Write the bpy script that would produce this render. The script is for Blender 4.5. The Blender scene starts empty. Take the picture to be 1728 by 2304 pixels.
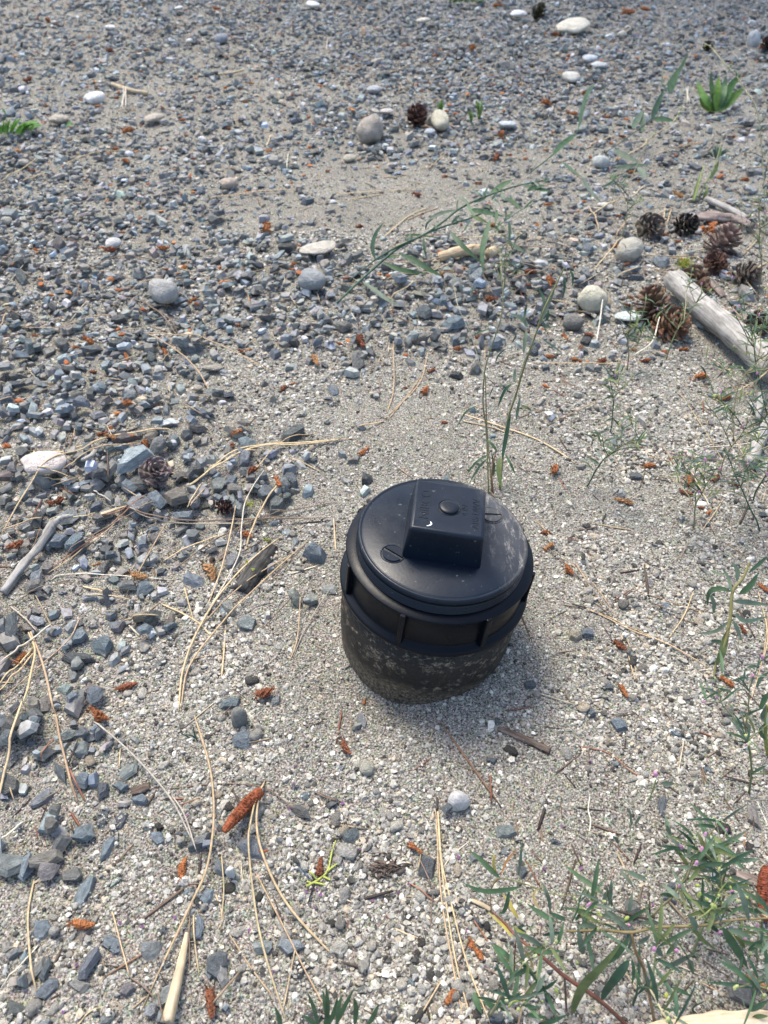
import bpy, bmesh, math, random
import numpy as np
from mathutils import Vector, Matrix, Euler

random.seed(7)
RNG = np.random.default_rng(11)
SC = bpy.context.scene
COL = SC.collection

# ------------------------------------------------------------------ camera, sky, sun, exposure
CAM_H, PITCH, FPX = 0.51, 44.0, 1731.0
cam_d = bpy.data.cameras.new('camera')
cam_d.sensor_fit = 'VERTICAL'
cam_d.sensor_height = 34.6
cam_d.lens = 26.0
cam_d.clip_start, cam_d.clip_end = 0.01, 300.0
cam_d.dof.use_dof = True
cam_d.dof.focus_distance = 0.58
cam_d.dof.aperture_fstop = 13
cam = bpy.data.objects.new('camera', cam_d)
cam.location = (0, 0, CAM_H)
cam.rotation_euler = (math.radians(90 - PITCH), 0, 0)
COL.objects.link(cam)
SC.camera = cam

SUN_EL, SUN_AZ = 62.0, -30.0         # sun behind the scene, to the left, through thin cloud
world = bpy.data.worlds.new('World')
SC.world = world
world.use_nodes = True
wn = world.node_tree
sky = wn.nodes.new('ShaderNodeTexSky')
sky.sky_type = 'NISHITA'
sky.sun_disc = False
sky.sun_elevation = math.radians(SUN_EL)
sky.sun_rotation = math.radians(SUN_AZ)
sky.air_density, sky.dust_density, sky.ozone_density = 1.0, 3.2, 1.2
wn.links.new(sky.outputs[0], wn.nodes['Background'].inputs[0])
wn.nodes['Background'].inputs[1].default_value = 0.13
sun_d = bpy.data.lights.new('sun', 'SUN')
sun_d.energy = 1.5
sun_d.angle = math.radians(18)
sun_d.color = (1.0, 0.93, 0.80)
sun = bpy.data.objects.new('sun', sun_d)
_s = Vector((math.sin(math.radians(SUN_AZ)) * math.cos(math.radians(SUN_EL)),
             math.cos(math.radians(SUN_AZ)) * math.cos(math.radians(SUN_EL)), math.sin(math.radians(SUN_EL))))
sun.rotation_euler = _s.to_track_quat('Z', 'Y').to_euler()
COL.objects.link(sun)
vs = SC.view_settings
vs.view_transform, vs.look, vs.gamma, vs.use_curve_mapping = 'Standard', 'None', 1.0, False
vs.exposure = 1.48

# ------------------------------------------------------------------ survey: photo pixel -> ray -> ground
_t = math.radians(PITCH)
FW, UP = np.array([0, math.cos(_t), -math.sin(_t)]), np.array([0, math.sin(_t), math.cos(_t)])
RT = np.array([1.0, 0, 0])
CAM = np.array([0, 0, CAM_H])
REG = {'T': (0, 0, 1.0416), 'P': (740, 1040, .3014), 'A': (0, 0, .5208), 'B': (864, 0, .5208), 'C': (0, 460, .5208),
       'D': (864, 460, .5208), 'E': (0, 960, .4581), 'F': (0, 1600, .4581), 'G': (700, 1560, .36166),
       'H': (1200, 1060, .31826), 'I': (1028, 1700, .42194), 'R': (740, 400, .3014), 'S': (1000, 600, .2486),
       'U': (1200, 100, .3183), 'V': (1380, 480, .2098), 'X': (1380, 800, .2098), 'Y': (1028, 1860, .22423),
       'Z': (1356, 1860, .22423), 'K': (380, 960, .2411), 'N': (0, 0, 1.0)}


def px(q, x, y):
    a, b, s = REG[q]
    return a + x * s, b + y * s


def ray(q, x, y):
    X, Y = px(q, x, y)
    return FW + RT * ((X - 864) / FPX) + UP * ((1152 - Y) / FPX)


def W(q, x, y, z):
    d = ray(q, x, y)
    t = (z - CAM_H) / d[2]
    return CAM + d * t


def project(p):
    v = np.asarray(p, float) - CAM
    dep = v @ FW
    return 864 + FPX * (v @ RT) / dep, 1152 - FPX * (v @ UP) / dep, dep


# value noise in numpy
def vnoise(x, y, scale, seed):
    x = np.asarray(x, float) / scale
    y = np.asarray(y, float) / scale
    xi, yi = np.floor(x).astype(np.int64), np.floor(y).astype(np.int64)
    fx, fy = x - xi, y - yi
    fx, fy = fx * fx * (3 - 2 * fx), fy * fy * (3 - 2 * fy)

    def h(a, b):
        n = (a * 374761393 + b * 668265263 + seed * 974634777) & 0x7fffffff
        n = ((n ^ (n >> 13)) * 1274126177) & 0x7fffffff
        return ((n ^ (n >> 16)) & 0xffff) / 65535.0
    return (h(xi, yi) * (1 - fx) + h(xi + 1, yi) * fx) * (1 - fy) + (h(xi, yi + 1) * (1 - fx) + h(xi + 1, yi + 1) * fx) * fy


# the pipe
LID_Z = 0.1175
_lc = W('P', 860, 512, LID_Z)
AXIS = Vector((math.tan(math.radians(5.5)), 0.0, 1.0)).normalized()
PIPE = np.array([_lc[0] - AXIS.x / AXIS.z * LID_Z, _lc[1], 0.0])


def z0(x, y):
    x, y = np.asarray(x, float), np.asarray(y, float)
    z = (vnoise(x, y, .33, 1) - .5) * .012 + (vnoise(x, y, .07, 2) - .5) * .005 + (vnoise(x, y, .022, 3) - .5) * .0022
    r = np.hypot(x - PIPE[0], y - PIPE[1])
    ang = np.arctan2(y - PIPE[1], x - PIPE[0])
    z = z * np.clip((r - .05) / .15, .25, 1)
    gap = np.exp(-((ang + 2.0) / .55) ** 2)
    z -= .012 * np.exp(-((r - .074) / .013) ** 2) * gap
    z += (.0004 + .0035 * vnoise(x, y, .02, 14)) * np.exp(-((r - .068) / .013) ** 2) * (1 - gap)
    z += .005 * np.exp(-((r - .125) / .03) ** 2) * (vnoise(x, y, .05, 9))
    far = np.hypot(x, y)
    return z * np.clip(1.6 - far / 8, 0, 1)


# heightmap raster that every dropped thing rests on and raises
HX0, HX1, HY0, HY1, HC = -2.0, 2.0, -0.1, 3.7, 0.0025
NXH, NYH = int((HX1 - HX0) / HC), int((HY1 - HY0) / HC)
_gx, _gy = np.meshgrid(HX0 + (np.arange(NXH) + .5) * HC, HY0 + (np.arange(NYH) + .5) * HC)
Z0 = z0(_gx, _gy).astype(np.float32)
HM = Z0.copy()
REST = Z0


def hm_at(x, y, a=None):
    a = HM if a is None else a
    i = np.clip(((np.asarray(y) - HY0) / HC).astype(int), 0, NYH - 1)
    j = np.clip(((np.asarray(x) - HX0) / HC).astype(int), 0, NXH - 1)
    return a[i, j]


def G(q, x, y):
    """the ground point the photograph shows at this pixel"""
    p = W(q, x, y, 0)
    for _ in range(4):
        p = W(q, x, y, float(hm_at(p[0], p[1], REST)))
    return p


def drop(x, y, a, b, c, yaw, embed=.25, raise_map=True, hi=.45):
    """rest an ellipsoid-like stone on the heightmap; returns its centre height"""
    r = max(a, b)
    i0, i1 = int((y - r - HY0) / HC), int((y + r - HY0) / HC) + 1
    j0, j1 = int((x - r - HX0) / HC), int((x + r - HX0) / HC) + 1
    if i0 < 0 or j0 < 0 or i1 >= NYH or j1 >= NXH:
        return float(hm_at(x, y)) + c * (1 - embed)
    w = HM[i0:i1, j0:j1]
    X, Y = _gx[i0:i1, j0:j1] - x, _gy[i0:i1, j0:j1] - y
    cs, sn = math.cos(yaw), math.sin(yaw)
    q = ((X * cs + Y * sn) / a) ** 2 + ((-X * sn + Y * cs) / b) ** 2
    m = q < 1
    if not m.any():
        return float(hm_at(x, y)) + c * (1 - embed)
    hh = w[m]
    base = (1 - hi) * float(hh.mean()) + hi * float(hh.max())
    z = base + c * (1 - 2 * embed)
    if raise_map:
        w[m] = np.maximum(hh, z + c * .9 * np.sqrt(1 - q[m] * .8))
    return z


# ------------------------------------------------------------------ object helpers
def tag(o, label=None, cat=None, group=None, kind=None):
    if label: o['label'] = label
    if cat: o['category'] = cat
    if group: o['group'] = group
    if kind: o['kind'] = kind
    return o


def empty(name, loc):
    o = bpy.data.objects.new(name, None)
    o.empty_display_size = .01
    o.location = Vector(loc)
    COL.objects.link(o)
    return o


def mesh(name, verts, faces, mat, loc=(0, 0, 0), parent=None, smooth=True, color=None, local=False):
    """one mesh object; verts in world space unless local, origin at loc"""
    me = bpy.data.meshes.new(name)
    L = np.asarray(loc, float)
    v = np.asarray(verts, float) if local else np.asarray(verts, float) - L
    me.from_pydata(v.tolist(), [], [list(map(int, f)) for f in faces])
    if smooth:
        me.polygons.foreach_set('use_smooth', [True] * len(me.polygons))
    me.materials.append(mat)
    return link(name, me, L, parent, color)


def link(name, me, loc, parent=None, color=None):
    o = bpy.data.objects.new(name, me)
    if parent is not None:
        o.parent = parent
        o.location = Vector(loc) - parent_loc(parent)
    else:
        o.location = Vector(loc)
    if color is not None:
        o.color = (color[0], color[1], color[2], 1)
    COL.objects.link(o)
    return o


def parent_loc(p):
    v = Vector((0, 0, 0))
    while p is not None:
        v += p.location
        p = p.parent
    return v


def bm_obj(name, bm, mat, loc=(0, 0, 0), parent=None, smooth=True, color=None):
    me = bpy.data.meshes.new(name)
    bm.normal_update()
    bm.to_mesh(me)
    bm.free()
    if smooth:
        me.polygons.foreach_set('use_smooth', [True] * len(me.polygons))
    me.materials.append(mat)
    return link(name, me, loc, parent, color)


def mass(name, variants, idx, pos, rot, scl, col, mat, smooth=False):
    """thousands of small pieces as ONE stuff mesh"""
    VV, FF, CC, off = [], [], [], 0
    for k, (v, f) in enumerate(variants):
        s = np.nonzero(idx == k)[0]
        if not len(s): continue
        p = np.einsum('nij,nkj->nki', rot[s], v[None] * scl[s][:, None, :]) + pos[s][:, None, :]
        n = len(v)
        VV.append(p.reshape(-1, 3))
        FF.append((f[None] + (np.arange(len(s)) * n)[:, None, None] + off).reshape(-1, 3))
        CC.append(np.repeat(col[s], n, axis=0))
        off += n * len(s)
    V, F, C = np.concatenate(VV), np.concatenate(FF), np.concatenate(CC)
    me = bpy.data.meshes.new(name)
    me.vertices.add(len(V))
    me.vertices.foreach_set('co', V.astype(np.float32).ravel())
    me.loops.add(F.size)
    me.loops.foreach_set('vertex_index', F.astype(np.int32).ravel())
    me.polygons.add(len(F))
    me.polygons.foreach_set('loop_start', np.arange(0, F.size, 3, dtype=np.int32))
    me.polygons.foreach_set('loop_total', np.full(len(F), 3, dtype=np.int32))
    me.polygons.foreach_set('use_smooth', np.full(len(F), smooth))
    ca = me.color_attributes.new('tint', 'FLOAT_COLOR', 'POINT')
    ca.data.foreach_set('color', np.concatenate([C, np.ones((len(C), 1))], axis=1).astype(np.float32).ravel())
    me.update(calc_edges=True)
    me.materials.append(mat)
    o = bpy.data.objects.new(name, me)
    COL.objects.link(o)
    return o


def rots(yaw, tilt, tdir):
    """yaw about z, then a tilt about a horizontal axis"""
    n = len(yaw)
    c, s = np.cos(yaw), np.sin(yaw)
    Rz = np.zeros((n, 3, 3)); Rz[:, 0, 0] = c; Rz[:, 0, 1] = -s; Rz[:, 1, 0] = s; Rz[:, 1, 1] = c; Rz[:, 2, 2] = 1
    ax, ay = np.cos(tdir), np.sin(tdir)
    c, s = np.cos(tilt), np.sin(tilt)
    Rt = np.zeros((n, 3, 3))
    Rt[:, 0, 0] = c + ax * ax * (1 - c); Rt[:, 0, 1] = ax * ay * (1 - c); Rt[:, 0, 2] = ay * s
    Rt[:, 1, 0] = ax * ay * (1 - c); Rt[:, 1, 1] = c + ay * ay * (1 - c); Rt[:, 1, 2] = -ax * s
    Rt[:, 2, 0] = -ay * s; Rt[:, 2, 1] = ax * s; Rt[:, 2, 2] = c
    return Rt @ Rz


def catmull(P, n):
    P = np.asarray(P, float)
    if len(P) == 2:
        return P[0] + (P[1] - P[0]) * np.linspace(0, 1, n)[:, None]
    Q = np.vstack([2 * P[0] - P[1], P, 2 * P[-1] - P[-2]])
    out = []
    for t in np.linspace(0, len(P) - 1 - 1e-9, n):
        i = int(t); f = t - i
        a, b, c, d = Q[i], Q[i + 1], Q[i + 2], Q[i + 3]
        out.append(.5 * (2 * b + (c - a) * f + (2 * a - 5 * b + 4 * c - d) * f ** 2 + (3 * b - a - 3 * c + d) * f ** 3))
    return np.array(out)


def tube(path, rad, k=5, flat=1.0, cap=True):
    """tapered tube along a path; returns verts, faces"""
    P = np.asarray(path, float)
    n = len(P)
    rad = np.broadcast_to(np.asarray(rad, float), (n,))
    T = np.gradient(P, axis=0)
    T /= np.linalg.norm(T, axis=1)[:, None] + 1e-12
    u = np.array([0, 0, 1.0]) if abs(T[0][2]) < .9 else np.array([1.0, 0, 0])
    V, F = [], []
    for i in range(n):
        b = np.cross(T[i], u); b /= np.linalg.norm(b) + 1e-12
        u = np.cross(b, T[i])
        for j in range(k):
            a = 2 * math.pi * j / k
            V.append(P[i] + (b * math.cos(a) + u * math.sin(a) * flat) * rad[i])
    for i in range(n - 1):
        for j in range(k):
            F.append((i * k + j, i * k + (j + 1) % k, (i + 1) * k + (j + 1) % k, (i + 1) * k + j))
    if cap:
        F.append(tuple(range(k))[::-1]); F.append(tuple((n - 1) * k + j for j in range(k)))
    return V, F


def blade(path, width, up=(0, -.5, .9), fold=.25, roll=0.0, prof=None):
    """a leaf: three vertices across, lens-shaped outline, folded along the midrib"""
    P = np.asarray(path, float)
    n = len(P)
    T = np.gradient(P, axis=0)
    T /= np.linalg.norm(T, axis=1)[:, None] + 1e-12
    V, F = [], []
    up = np.asarray(up, float)
    for i in range(n):
        t = i / (n - 1)
        w = (prof(t) if prof else math.sin(math.pi * (t ** .8) * .97 + .06) ** .75) * width / 2
        b = np.cross(T[i], up); b /= np.linalg.norm(b) + 1e-12
        nn = np.cross(b, T[i])
        b2 = b * math.cos(roll) + nn * math.sin(roll)
        nn = np.cross(b2, T[i])
        V += [P[i] - b2 * w + nn * w * fold, P[i], P[i] + b2 * w + nn * w * fold]
    for i in range(n - 1):
        a = i * 3
        F += [(a, a + 1, a + 4, a + 3), (a + 1, a + 2, a + 5, a + 4)]
    return V, F


# ------------------------------------------------------------------ materials
def nt(name):
    m = bpy.data.materials.new(name)
    m.use_nodes = True
    t = m.node_tree
    return m, t, t.nodes['Principled BSDF']


def math_n(t, op, a, b=None):
    n = t.nodes.new('ShaderNodeMath'); n.operation = op
    for i, v in enumerate((a, b)):
        if v is None: continue
        if isinstance(v, (int, float)): n.inputs[i].default_value = v
        else: t.links.new(v, n.inputs[i])
    return n.outputs[0]


def ramp(t, fac, stops):
    r = t.nodes.new('ShaderNodeValToRGB')
    e = r.color_ramp.elements
    while len(e) > 1: e.remove(e[-1])
    for i, (p, c) in enumerate(stops):
        el = e[0] if i == 0 else e.new(p)
        el.position = p
        el.color = (*c, 1) if len(c) == 3 else c
    t.links.new(fac, r.inputs[0])
    return r.outputs[0]


def noise_tex(t, vec, scale, detail=4, rough=.6, dist=0):
    n = t.nodes.new('ShaderNodeTexNoise')
    n.inputs['Scale'].default_value = scale
    n.inputs['Detail'].default_value = detail
    n.inputs['Roughness'].default_value = rough
    n.inputs['Distortion'].default_value = dist
    if vec is not None: t.links.new(vec, n.inputs['Vector'])
    return n.outputs['Fac']


def mix(t, fac, a, b, mode='MIX'):
    m = t.nodes.new('ShaderNodeMix'); m.data_type = 'RGBA'; m.blend_type = mode
    for s, v in ((m.inputs[0], fac), (m.inputs[6], a), (m.inputs[7], b)):
        if isinstance(v, (int, float)): s.default_value = v
        elif isinstance(v, tuple): s.default_value = (*v, 1) if len(v) == 3 else v
        else: t.links.new(v, s)
    return m.outputs[2]


def bump(t, bs, h, strength, dist):
    b = t.nodes.new('ShaderNodeBump')
    b.inputs['Strength'].default_value = strength
    b.inputs['Distance'].default_value = dist
    t.links.new(h, b.inputs['Height'])
    t.links.new(b.outputs[0], bs.inputs['Normal'])


def coord(t, kind='Object', scale=None):
    c = t.nodes.new('ShaderNodeTexCoord').outputs[kind]
    if scale:
        mp = t.nodes.new('ShaderNodeMapping')
        mp.inputs['Scale'].default_value = scale
        t.links.new(c, mp.inputs[0])
        return mp.outputs[0]
    return c


def base_col(t, src):
    if src == 'object':
        return t.nodes.new('ShaderNodeObjectInfo').outputs['Color']
    if src == 'tint':
        a = t.nodes.new('ShaderNodeAttribute'); a.attribute_name = 'tint'
        return a.outputs['Color']
    r = t.nodes.new('ShaderNodeRGB'); r.outputs[0].default_value = (*src, 1)
    return r.outputs[0]


def stone_mat(name, src, scale, rough=.8, amount=.5, bumpd=.0006, speck=None, spec=.35, vec_scale=None):
    """mottled stone: the piece's own colour, clouded and speckled"""
    m, t, bs = nt(name)
    v = coord(t, 'Object', vec_scale)
    n1 = noise_tex(t, v, scale, 5, .65)
    n2 = noise_tex(t, v, scale * 5, 3, .7)
    c = base_col(t, src)
    lo, hi = 1 - amount, 1 + amount
    k = ramp(t, n1, [(.3, (lo, lo, lo)), (.7, (hi, hi, hi))])
    c = mix(t, 1.0, c, k, 'MULTIPLY')
    if speck:
        s = ramp(t, n2, [(speck[0], (0, 0, 0)), (speck[0] + .06, (1, 1, 1))])
        c = mix(t, s, c, speck[1])
    t.links.new(c, bs.inputs['Base Color'])
    bs.inputs['Roughness'].default_value = rough
    bs.inputs['Specular IOR Level'].default_value = spec
    bump(t, bs, math_n(t, 'ADD', n1, math_n(t, 'MULTIPLY', n2, .5)), .6, bumpd)
    return m


def plain_mat(name, src, scale=400, amount=.35, rough=.75, spec=.3, trans=0.0, stretch=None):
    m, t, bs = nt(name)
    v = coord(t, 'Object', stretch)
    n1 = noise_tex(t, v, scale, 4, .6)
    lo, hi = 1 - amount, 1 + amount
    c = mix(t, 1.0, base_col(t, src), ramp(t, n1, [(.3, (lo, lo, lo)), (.72, (hi, hi, hi))]), 'MULTIPLY')
    t.links.new(c, bs.inputs['Base Color'])
    bs.inputs['Roughness'].default_value = rough
    bs.inputs['Specular IOR Level'].default_value = spec
    if trans:
        tr = t.nodes.new('ShaderNodeBsdfTranslucent')
        t.links.new(c, tr.inputs[0])
        ms = t.nodes.new('ShaderNodeMixShader'); ms.inputs[0].default_value = trans
        t.links.new(bs.outputs[0], ms.inputs[1]); t.links.new(tr.outputs[0], ms.inputs[2])
        t.links.new(ms.outputs[0], t.nodes['Material Output'].inputs['Surface'])
    return m


def sand_mat():
    m, t, bs = nt('decomposed_granite_sand')
    v = coord(t, 'Object')
    big = noise_tex(t, v, 7, 4, .6)
    mid = noise_tex(t, v, 90, 4, .65)
    fine = noise_tex(t, v, 700, 3, .7)
    vo = t.nodes.new('ShaderNodeTexVoronoi'); vo.inputs['Scale'].default_value = 420
    t.links.new(v, vo.inputs['Vector'])
    c = ramp(t, fine, [(.34, (.028, .026, .022)), (.46, (.16, .148, .127)), (.58, (.335, .314, .277)), (.70, (.55, .52, .47))])  # near-black low end paints the shaded gaps between grains into the colour
    g = mix(t, ramp(t, vo.outputs['Color'], [(.2, (0, 0, 0)), (.8, (.6, .6, .6))]), c, vo.outputs['Color'], 'SOFT_LIGHT')
    g = mix(t, .45, c, g)
    k = ramp(t, big, [(.3, (.86, .84, .80)), (.7, (1.1, 1.08, 1.04))])
    c = mix(t, 1.0, g, k, 'MULTIPLY')
    c = mix(t, 1.0, c, ramp(t, mid, [(.3, (.82, .82, .82)), (.7, (1.12, 1.12, 1.12))]), 'MULTIPLY')
    hs = t.nodes.new('ShaderNodeHueSaturation'); hs.inputs['Saturation'].default_value = .85
    t.links.new(c, hs.inputs['Color'])
    t.links.new(hs.outputs[0], bs.inputs['Base Color'])
    bs.inputs['Roughness'].default_value = .95
    bs.inputs['Specular IOR Level'].default_value = .15
    h = math_n(t, 'ADD', math_n(t, 'MULTIPLY', fine, .8), math_n(t, 'ADD', math_n(t, 'MULTIPLY', vo.outputs['Distance'], -.6), mid))
    bump(t, bs, h, .9, .0022)
    return m


def plastic_mat(name, dirt=0.0, dust_side=False, rough=.42, spec=.2, deep=1.0):
    m, t, bs = nt(name)
    v = coord(t, 'Object')
    n1 = noise_tex(t, v, 55, 6, .68)
    n2 = noise_tex(t, v, 420, 5, .75)
    n3 = noise_tex(t, v, 170, 8, .75, .3)
    n4 = noise_tex(t, v, 26, 4, .6)
    c = ramp(t, n1, [(.3, (.0036 * deep, .0078 * deep, .0155 * deep)), (.75, (.0062 * deep, .0118 * deep, .0215 * deep))])
    r = ramp(t, n1, [(.3, (rough - .06,) * 3), (.7, (rough + .1,) * 3)])
    if dirt:
        # dried mud splashes, thicker in some patches
        f = math_n(t, 'MULTIPLY', ramp(t, n3, [(.55 - dirt * .05, (0, 0, 0)), (.58, (1, 1, 1))]),
                   ramp(t, n4, [(.42, (.05, .05, .05)), (.56, (1, 1, 1))]))
        f = math_n(t, 'MULTIPLY', f, ramp(t, n2, [(.38, (.25, .25, .25)), (.6, (1, 1, 1))]))
        sx = t.nodes.new('ShaderNodeSeparateXYZ'); t.links.new(v, sx.inputs[0])
        soil = math_n(t, 'MULTIPLY', ramp(t, math_n(t, 'ADD', math_n(t, 'MULTIPLY', sx.outputs[2], 30), math_n(t, 'MULTIPLY', n4, .8)), [(.60, (1, 1, 1)), (1.25, (0, 0, 0))]), .75)
        runs = ramp(t, noise_tex(t, coord(t, 'Object', (1, 1, .12)), 170, 4, .6), [(.5, (0, 0, 0)), (.75, (.22, .22, .22))])
        film = math_n(t, 'ADD', math_n(t, 'MULTIPLY', noise_tex(t, v, 18, 3, .5), .16), math_n(t, 'MULTIPLY', soil, ramp(t, n2, [(.4, (.1, .1, .1)), (.65, (1, 1, 1))])))
        film = math_n(t, 'MAXIMUM', film, math_n(t, 'MULTIPLY', runs, n4))
        f = math_n(t, 'MAXIMUM', math_n(t, 'MULTIPLY', f, .7), film)
        c = mix(t, f, c, ramp(t, n2, [(.3, (.15, .12, .082)), (.7, (.40, .335, .245))]))
        r = mix(t, f, r, (.9, .9, .9))
    if dust_side:
        # pale dried dust that settled on the right-hand side of the lid
        sx = t.nodes.new('ShaderNodeSeparateXYZ'); t.links.new(v, sx.inputs[0])
        side = ramp(t, math_n(t, 'ADD', math_n(t, 'MULTIPLY', sx.outputs[0], 12), math_n(t, 'MULTIPLY', sx.outputs[1], 3.0)),
                    [(.28, (0, 0, 0)), (.62, (1, 1, 1))])
        wisps = noise_tex(t, coord(t, 'Object', (1, .3, 1)), 240, 7, .85, 0)
        f = math_n(t, 'MULTIPLY', side, ramp(t, wisps, [(.50, (0, 0, 0)), (.66, (1, 1, 1))]))
        film = math_n(t, 'MULTIPLY', side, math_n(t, 'MULTIPLY', n1, .22))
        sp = ramp(t, noise_tex(t, v, 330, 2, .5), [(.70, (0, 0, 0)), (.74, (.6, .6, .6))])
        f = math_n(t, 'MAXIMUM', math_n(t, 'MULTIPLY', f, .75), math_n(t, 'MAXIMUM', film, math_n(t, 'MULTIPLY', sp, .3)))
        c = mix(t, f, c, (.38, .36, .33))
        r = mix(t, f, r, (.9, .9, .9))
    t.links.new(c, bs.inputs['Base Color'])
    t.links.new(r, bs.inputs['Roughness'])
    bs.inputs['Specular IOR Level'].default_value = spec
    bump(t, bs, n2 if not dirt else math_n(t, 'ADD', n2, n3), .25, .0004)
    return m


def wood_mat(name, a, b, along=(1, 1, .08), scale=260, rough=.85):
    m, t, bs = nt(name)
    v = coord(t, 'Object', along)
    n1 = noise_tex(t, v, scale, 6, .7, .3)
    n2 = noise_tex(t, coord(t, 'Object'), 60, 4, .6)
    c = ramp(t, n1, [(.28, tuple(x * .45 for x in a)), (.42, a), (.68, b)])
    c = mix(t, 1.0, c, ramp(t, n2, [(.3, (.72, .72, .72)), (.7, (1.12, 1.12, 1.12))]), 'MULTIPLY')
    t.links.new(c, bs.inputs['Base Color'])
    bs.inputs['Roughness'].default_value = rough
    bs.inputs['Specular IOR Level'].default_value = .2
    bump(t, bs, n1, .6, .001)
    return m


M_SAND = sand_mat()
M_GRIT = stone_mat('granite_grit', 'tint', 520, .9, .36, .0004, (.60, (.11, .105, .098)), .2)
M_PEB = stone_mat('granite_pebble', 'object', 2.2, .85, .34, .12, (.60, (.13, .125, .118)), .2)
M_SLATE_MASS = stone_mat('slate_gravel', 'tint', 160, .85, .42, .0009, (.62, (.33, .315, .28)), .2)
M_SLATE = stone_mat('slate_chip', 'object', 1.9, .78, .42, .14, (.64, (.32, .32, .30)), .28)
M_COBBLE = stone_mat('river_pebble', 'object', 2.2, .75, .22, .04, (.66, (.22, .21, .20)), .3)
M_NEEDLE = plain_mat('dry_needle', 'object', 260, .3, .6, .35)
M_LITTER = plain_mat('needle_litter', 'tint', 260, .3, .8, .2)
M_CATKIN = plain_mat('pollen_cone', 'object', 7, .6, .8, .2)
M_CONE = plain_mat('pine_cone_scale', 'object', 300, .5, .8, .2)
M_LEAF = plain_mat('leaf', 'object', 150, .28, .55, .35, .3)
M_STEM = plain_mat('stem', 'object', 180, .3, .6, .3)
M_PETAL = plain_mat('petal', 'object', 200, .2, .6, .2, .3)
M_BLACK = plastic_mat('black_plastic', 0, False, .33, .26, .65)
M_LID = plastic_mat('dusty_black_plastic', 0, True, .30, .24, 1.0)
M_COLLAR = plastic_mat('shaded_black_plastic', 0, False, .32, .16, .4)  # shade on the collar's side walls put into a darker base colour
M_MUDDY = plastic_mat('muddy_black_plastic', 1.0, False, .5, .15, .4)  # dried mud over plastic whose base is darkened for the wall's shade
M_WHITE = plain_mat('white_smear', (.75, .75, .73), 300, .1, .6)
M_LOG = wood_mat('weathered_grey_wood', (.25, .235, .21), (.50, .485, .45))
M_TAN = wood_mat('tan_barkless_wood', (.42, .33, .21), (.62, .53, .38))
M_BARK = wood_mat('brown_bark', (.075, .055, .042), (.22, .175, .145))
M_CHAR = wood_mat('charred_wood', (.03, .029, .027), (.12, .115, .105))
M_PALEWOOD = wood_mat('pale_split_wood', (.55, .43, .28), (.78, .66, .48))
M_GREYBARK = wood_mat('grey_brown_bark', (.16, .125, .11), (.36, .30, .265))

# ------------------------------------------------------------------ ground: one sheet out to the horizon
def build_ground():
    def axis(a, b, step, out):
        mid = np.arange(a, b + 1e-6, step)
        g, d = [], step
        p = b
        while p < out:
            d *= 1.35; p += d; g.append(p)
        q, d, l = a, step, []
        while q > -out:
            d *= 1.35; q -= d; l.append(q)
        return np.concatenate([np.array(l[::-1]), mid, np.array(g)])
    xs, ys = axis(-1.3, 1.3, .0085, 90), axis(-.1, 2.4, .0085, 90)
    X, Y = np.meshgrid(xs, ys)
    Z = z0(X, Y)
    nx, ny = len(xs), len(ys)
    V = np.stack([X.ravel(), Y.ravel(), Z.ravel()], 1)
    i, j = np.meshgrid(np.arange(ny - 1), np.arange(nx - 1), indexing='ij')
    a = (i * nx + j).ravel()
    F = np.stack([a, a + 1, a + nx + 1, a + nx], 1)
    me = bpy.data.meshes.new('ground')
    me.vertices.add(len(V)); me.vertices.foreach_set('co', V.astype(np.float32).ravel())
    me.loops.add(F.size); me.loops.foreach_set('vertex_index', F.astype(np.int32).ravel())
    me.polygons.add(len(F))
    me.polygons.foreach_set('loop_start', np.arange(0, F.size, 4, dtype=np.int32))
    me.polygons.foreach_set('loop_total', np.full(len(F), 4, dtype=np.int32))
    me.polygons.foreach_set('use_smooth', np.full(len(F), True))
    me.update(calc_edges=True)
    me.materials.append(M_SAND)
    o = bpy.data.objects.new('ground', me)
    COL.objects.link(o)
    tag(o, 'pale decomposed granite sand spread over the whole yard', kind='structure')


build_ground()


# ------------------------------------------------------------------ the capped pipe
def lathe(prof, n=96):
    V, F = [], []
    for r, z in prof:
        for j in range(n):
            a = 2 * math.pi * j / n
            V.append((r * math.cos(a), r * math.sin(a), z))
    for i in range(len(prof) - 1):
        for j in range(n):
            F.append((i * n + j, i * n + (j + 1) % n, (i + 1) * n + (j + 1) % n, (i + 1) * n + j))
    return V, F


def bevel_box(sx, sy, sz, bev, top=1.0, seg=3):
    bm = bmesh.new()
    bmesh.ops.create_cube(bm, size=1)
    for v in bm.verts:
        k = top if v.co.z > 0 else 1.0
        v.co = Vector((v.co.x * sx * k, v.co.y * sy * k, (v.co.z + .5) * sz))
    bmesh.ops.bevel(bm, geom=bm.edges[:], offset=bev, segments=seg, affect='EDGES', profile=.5)
    return bm


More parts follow.
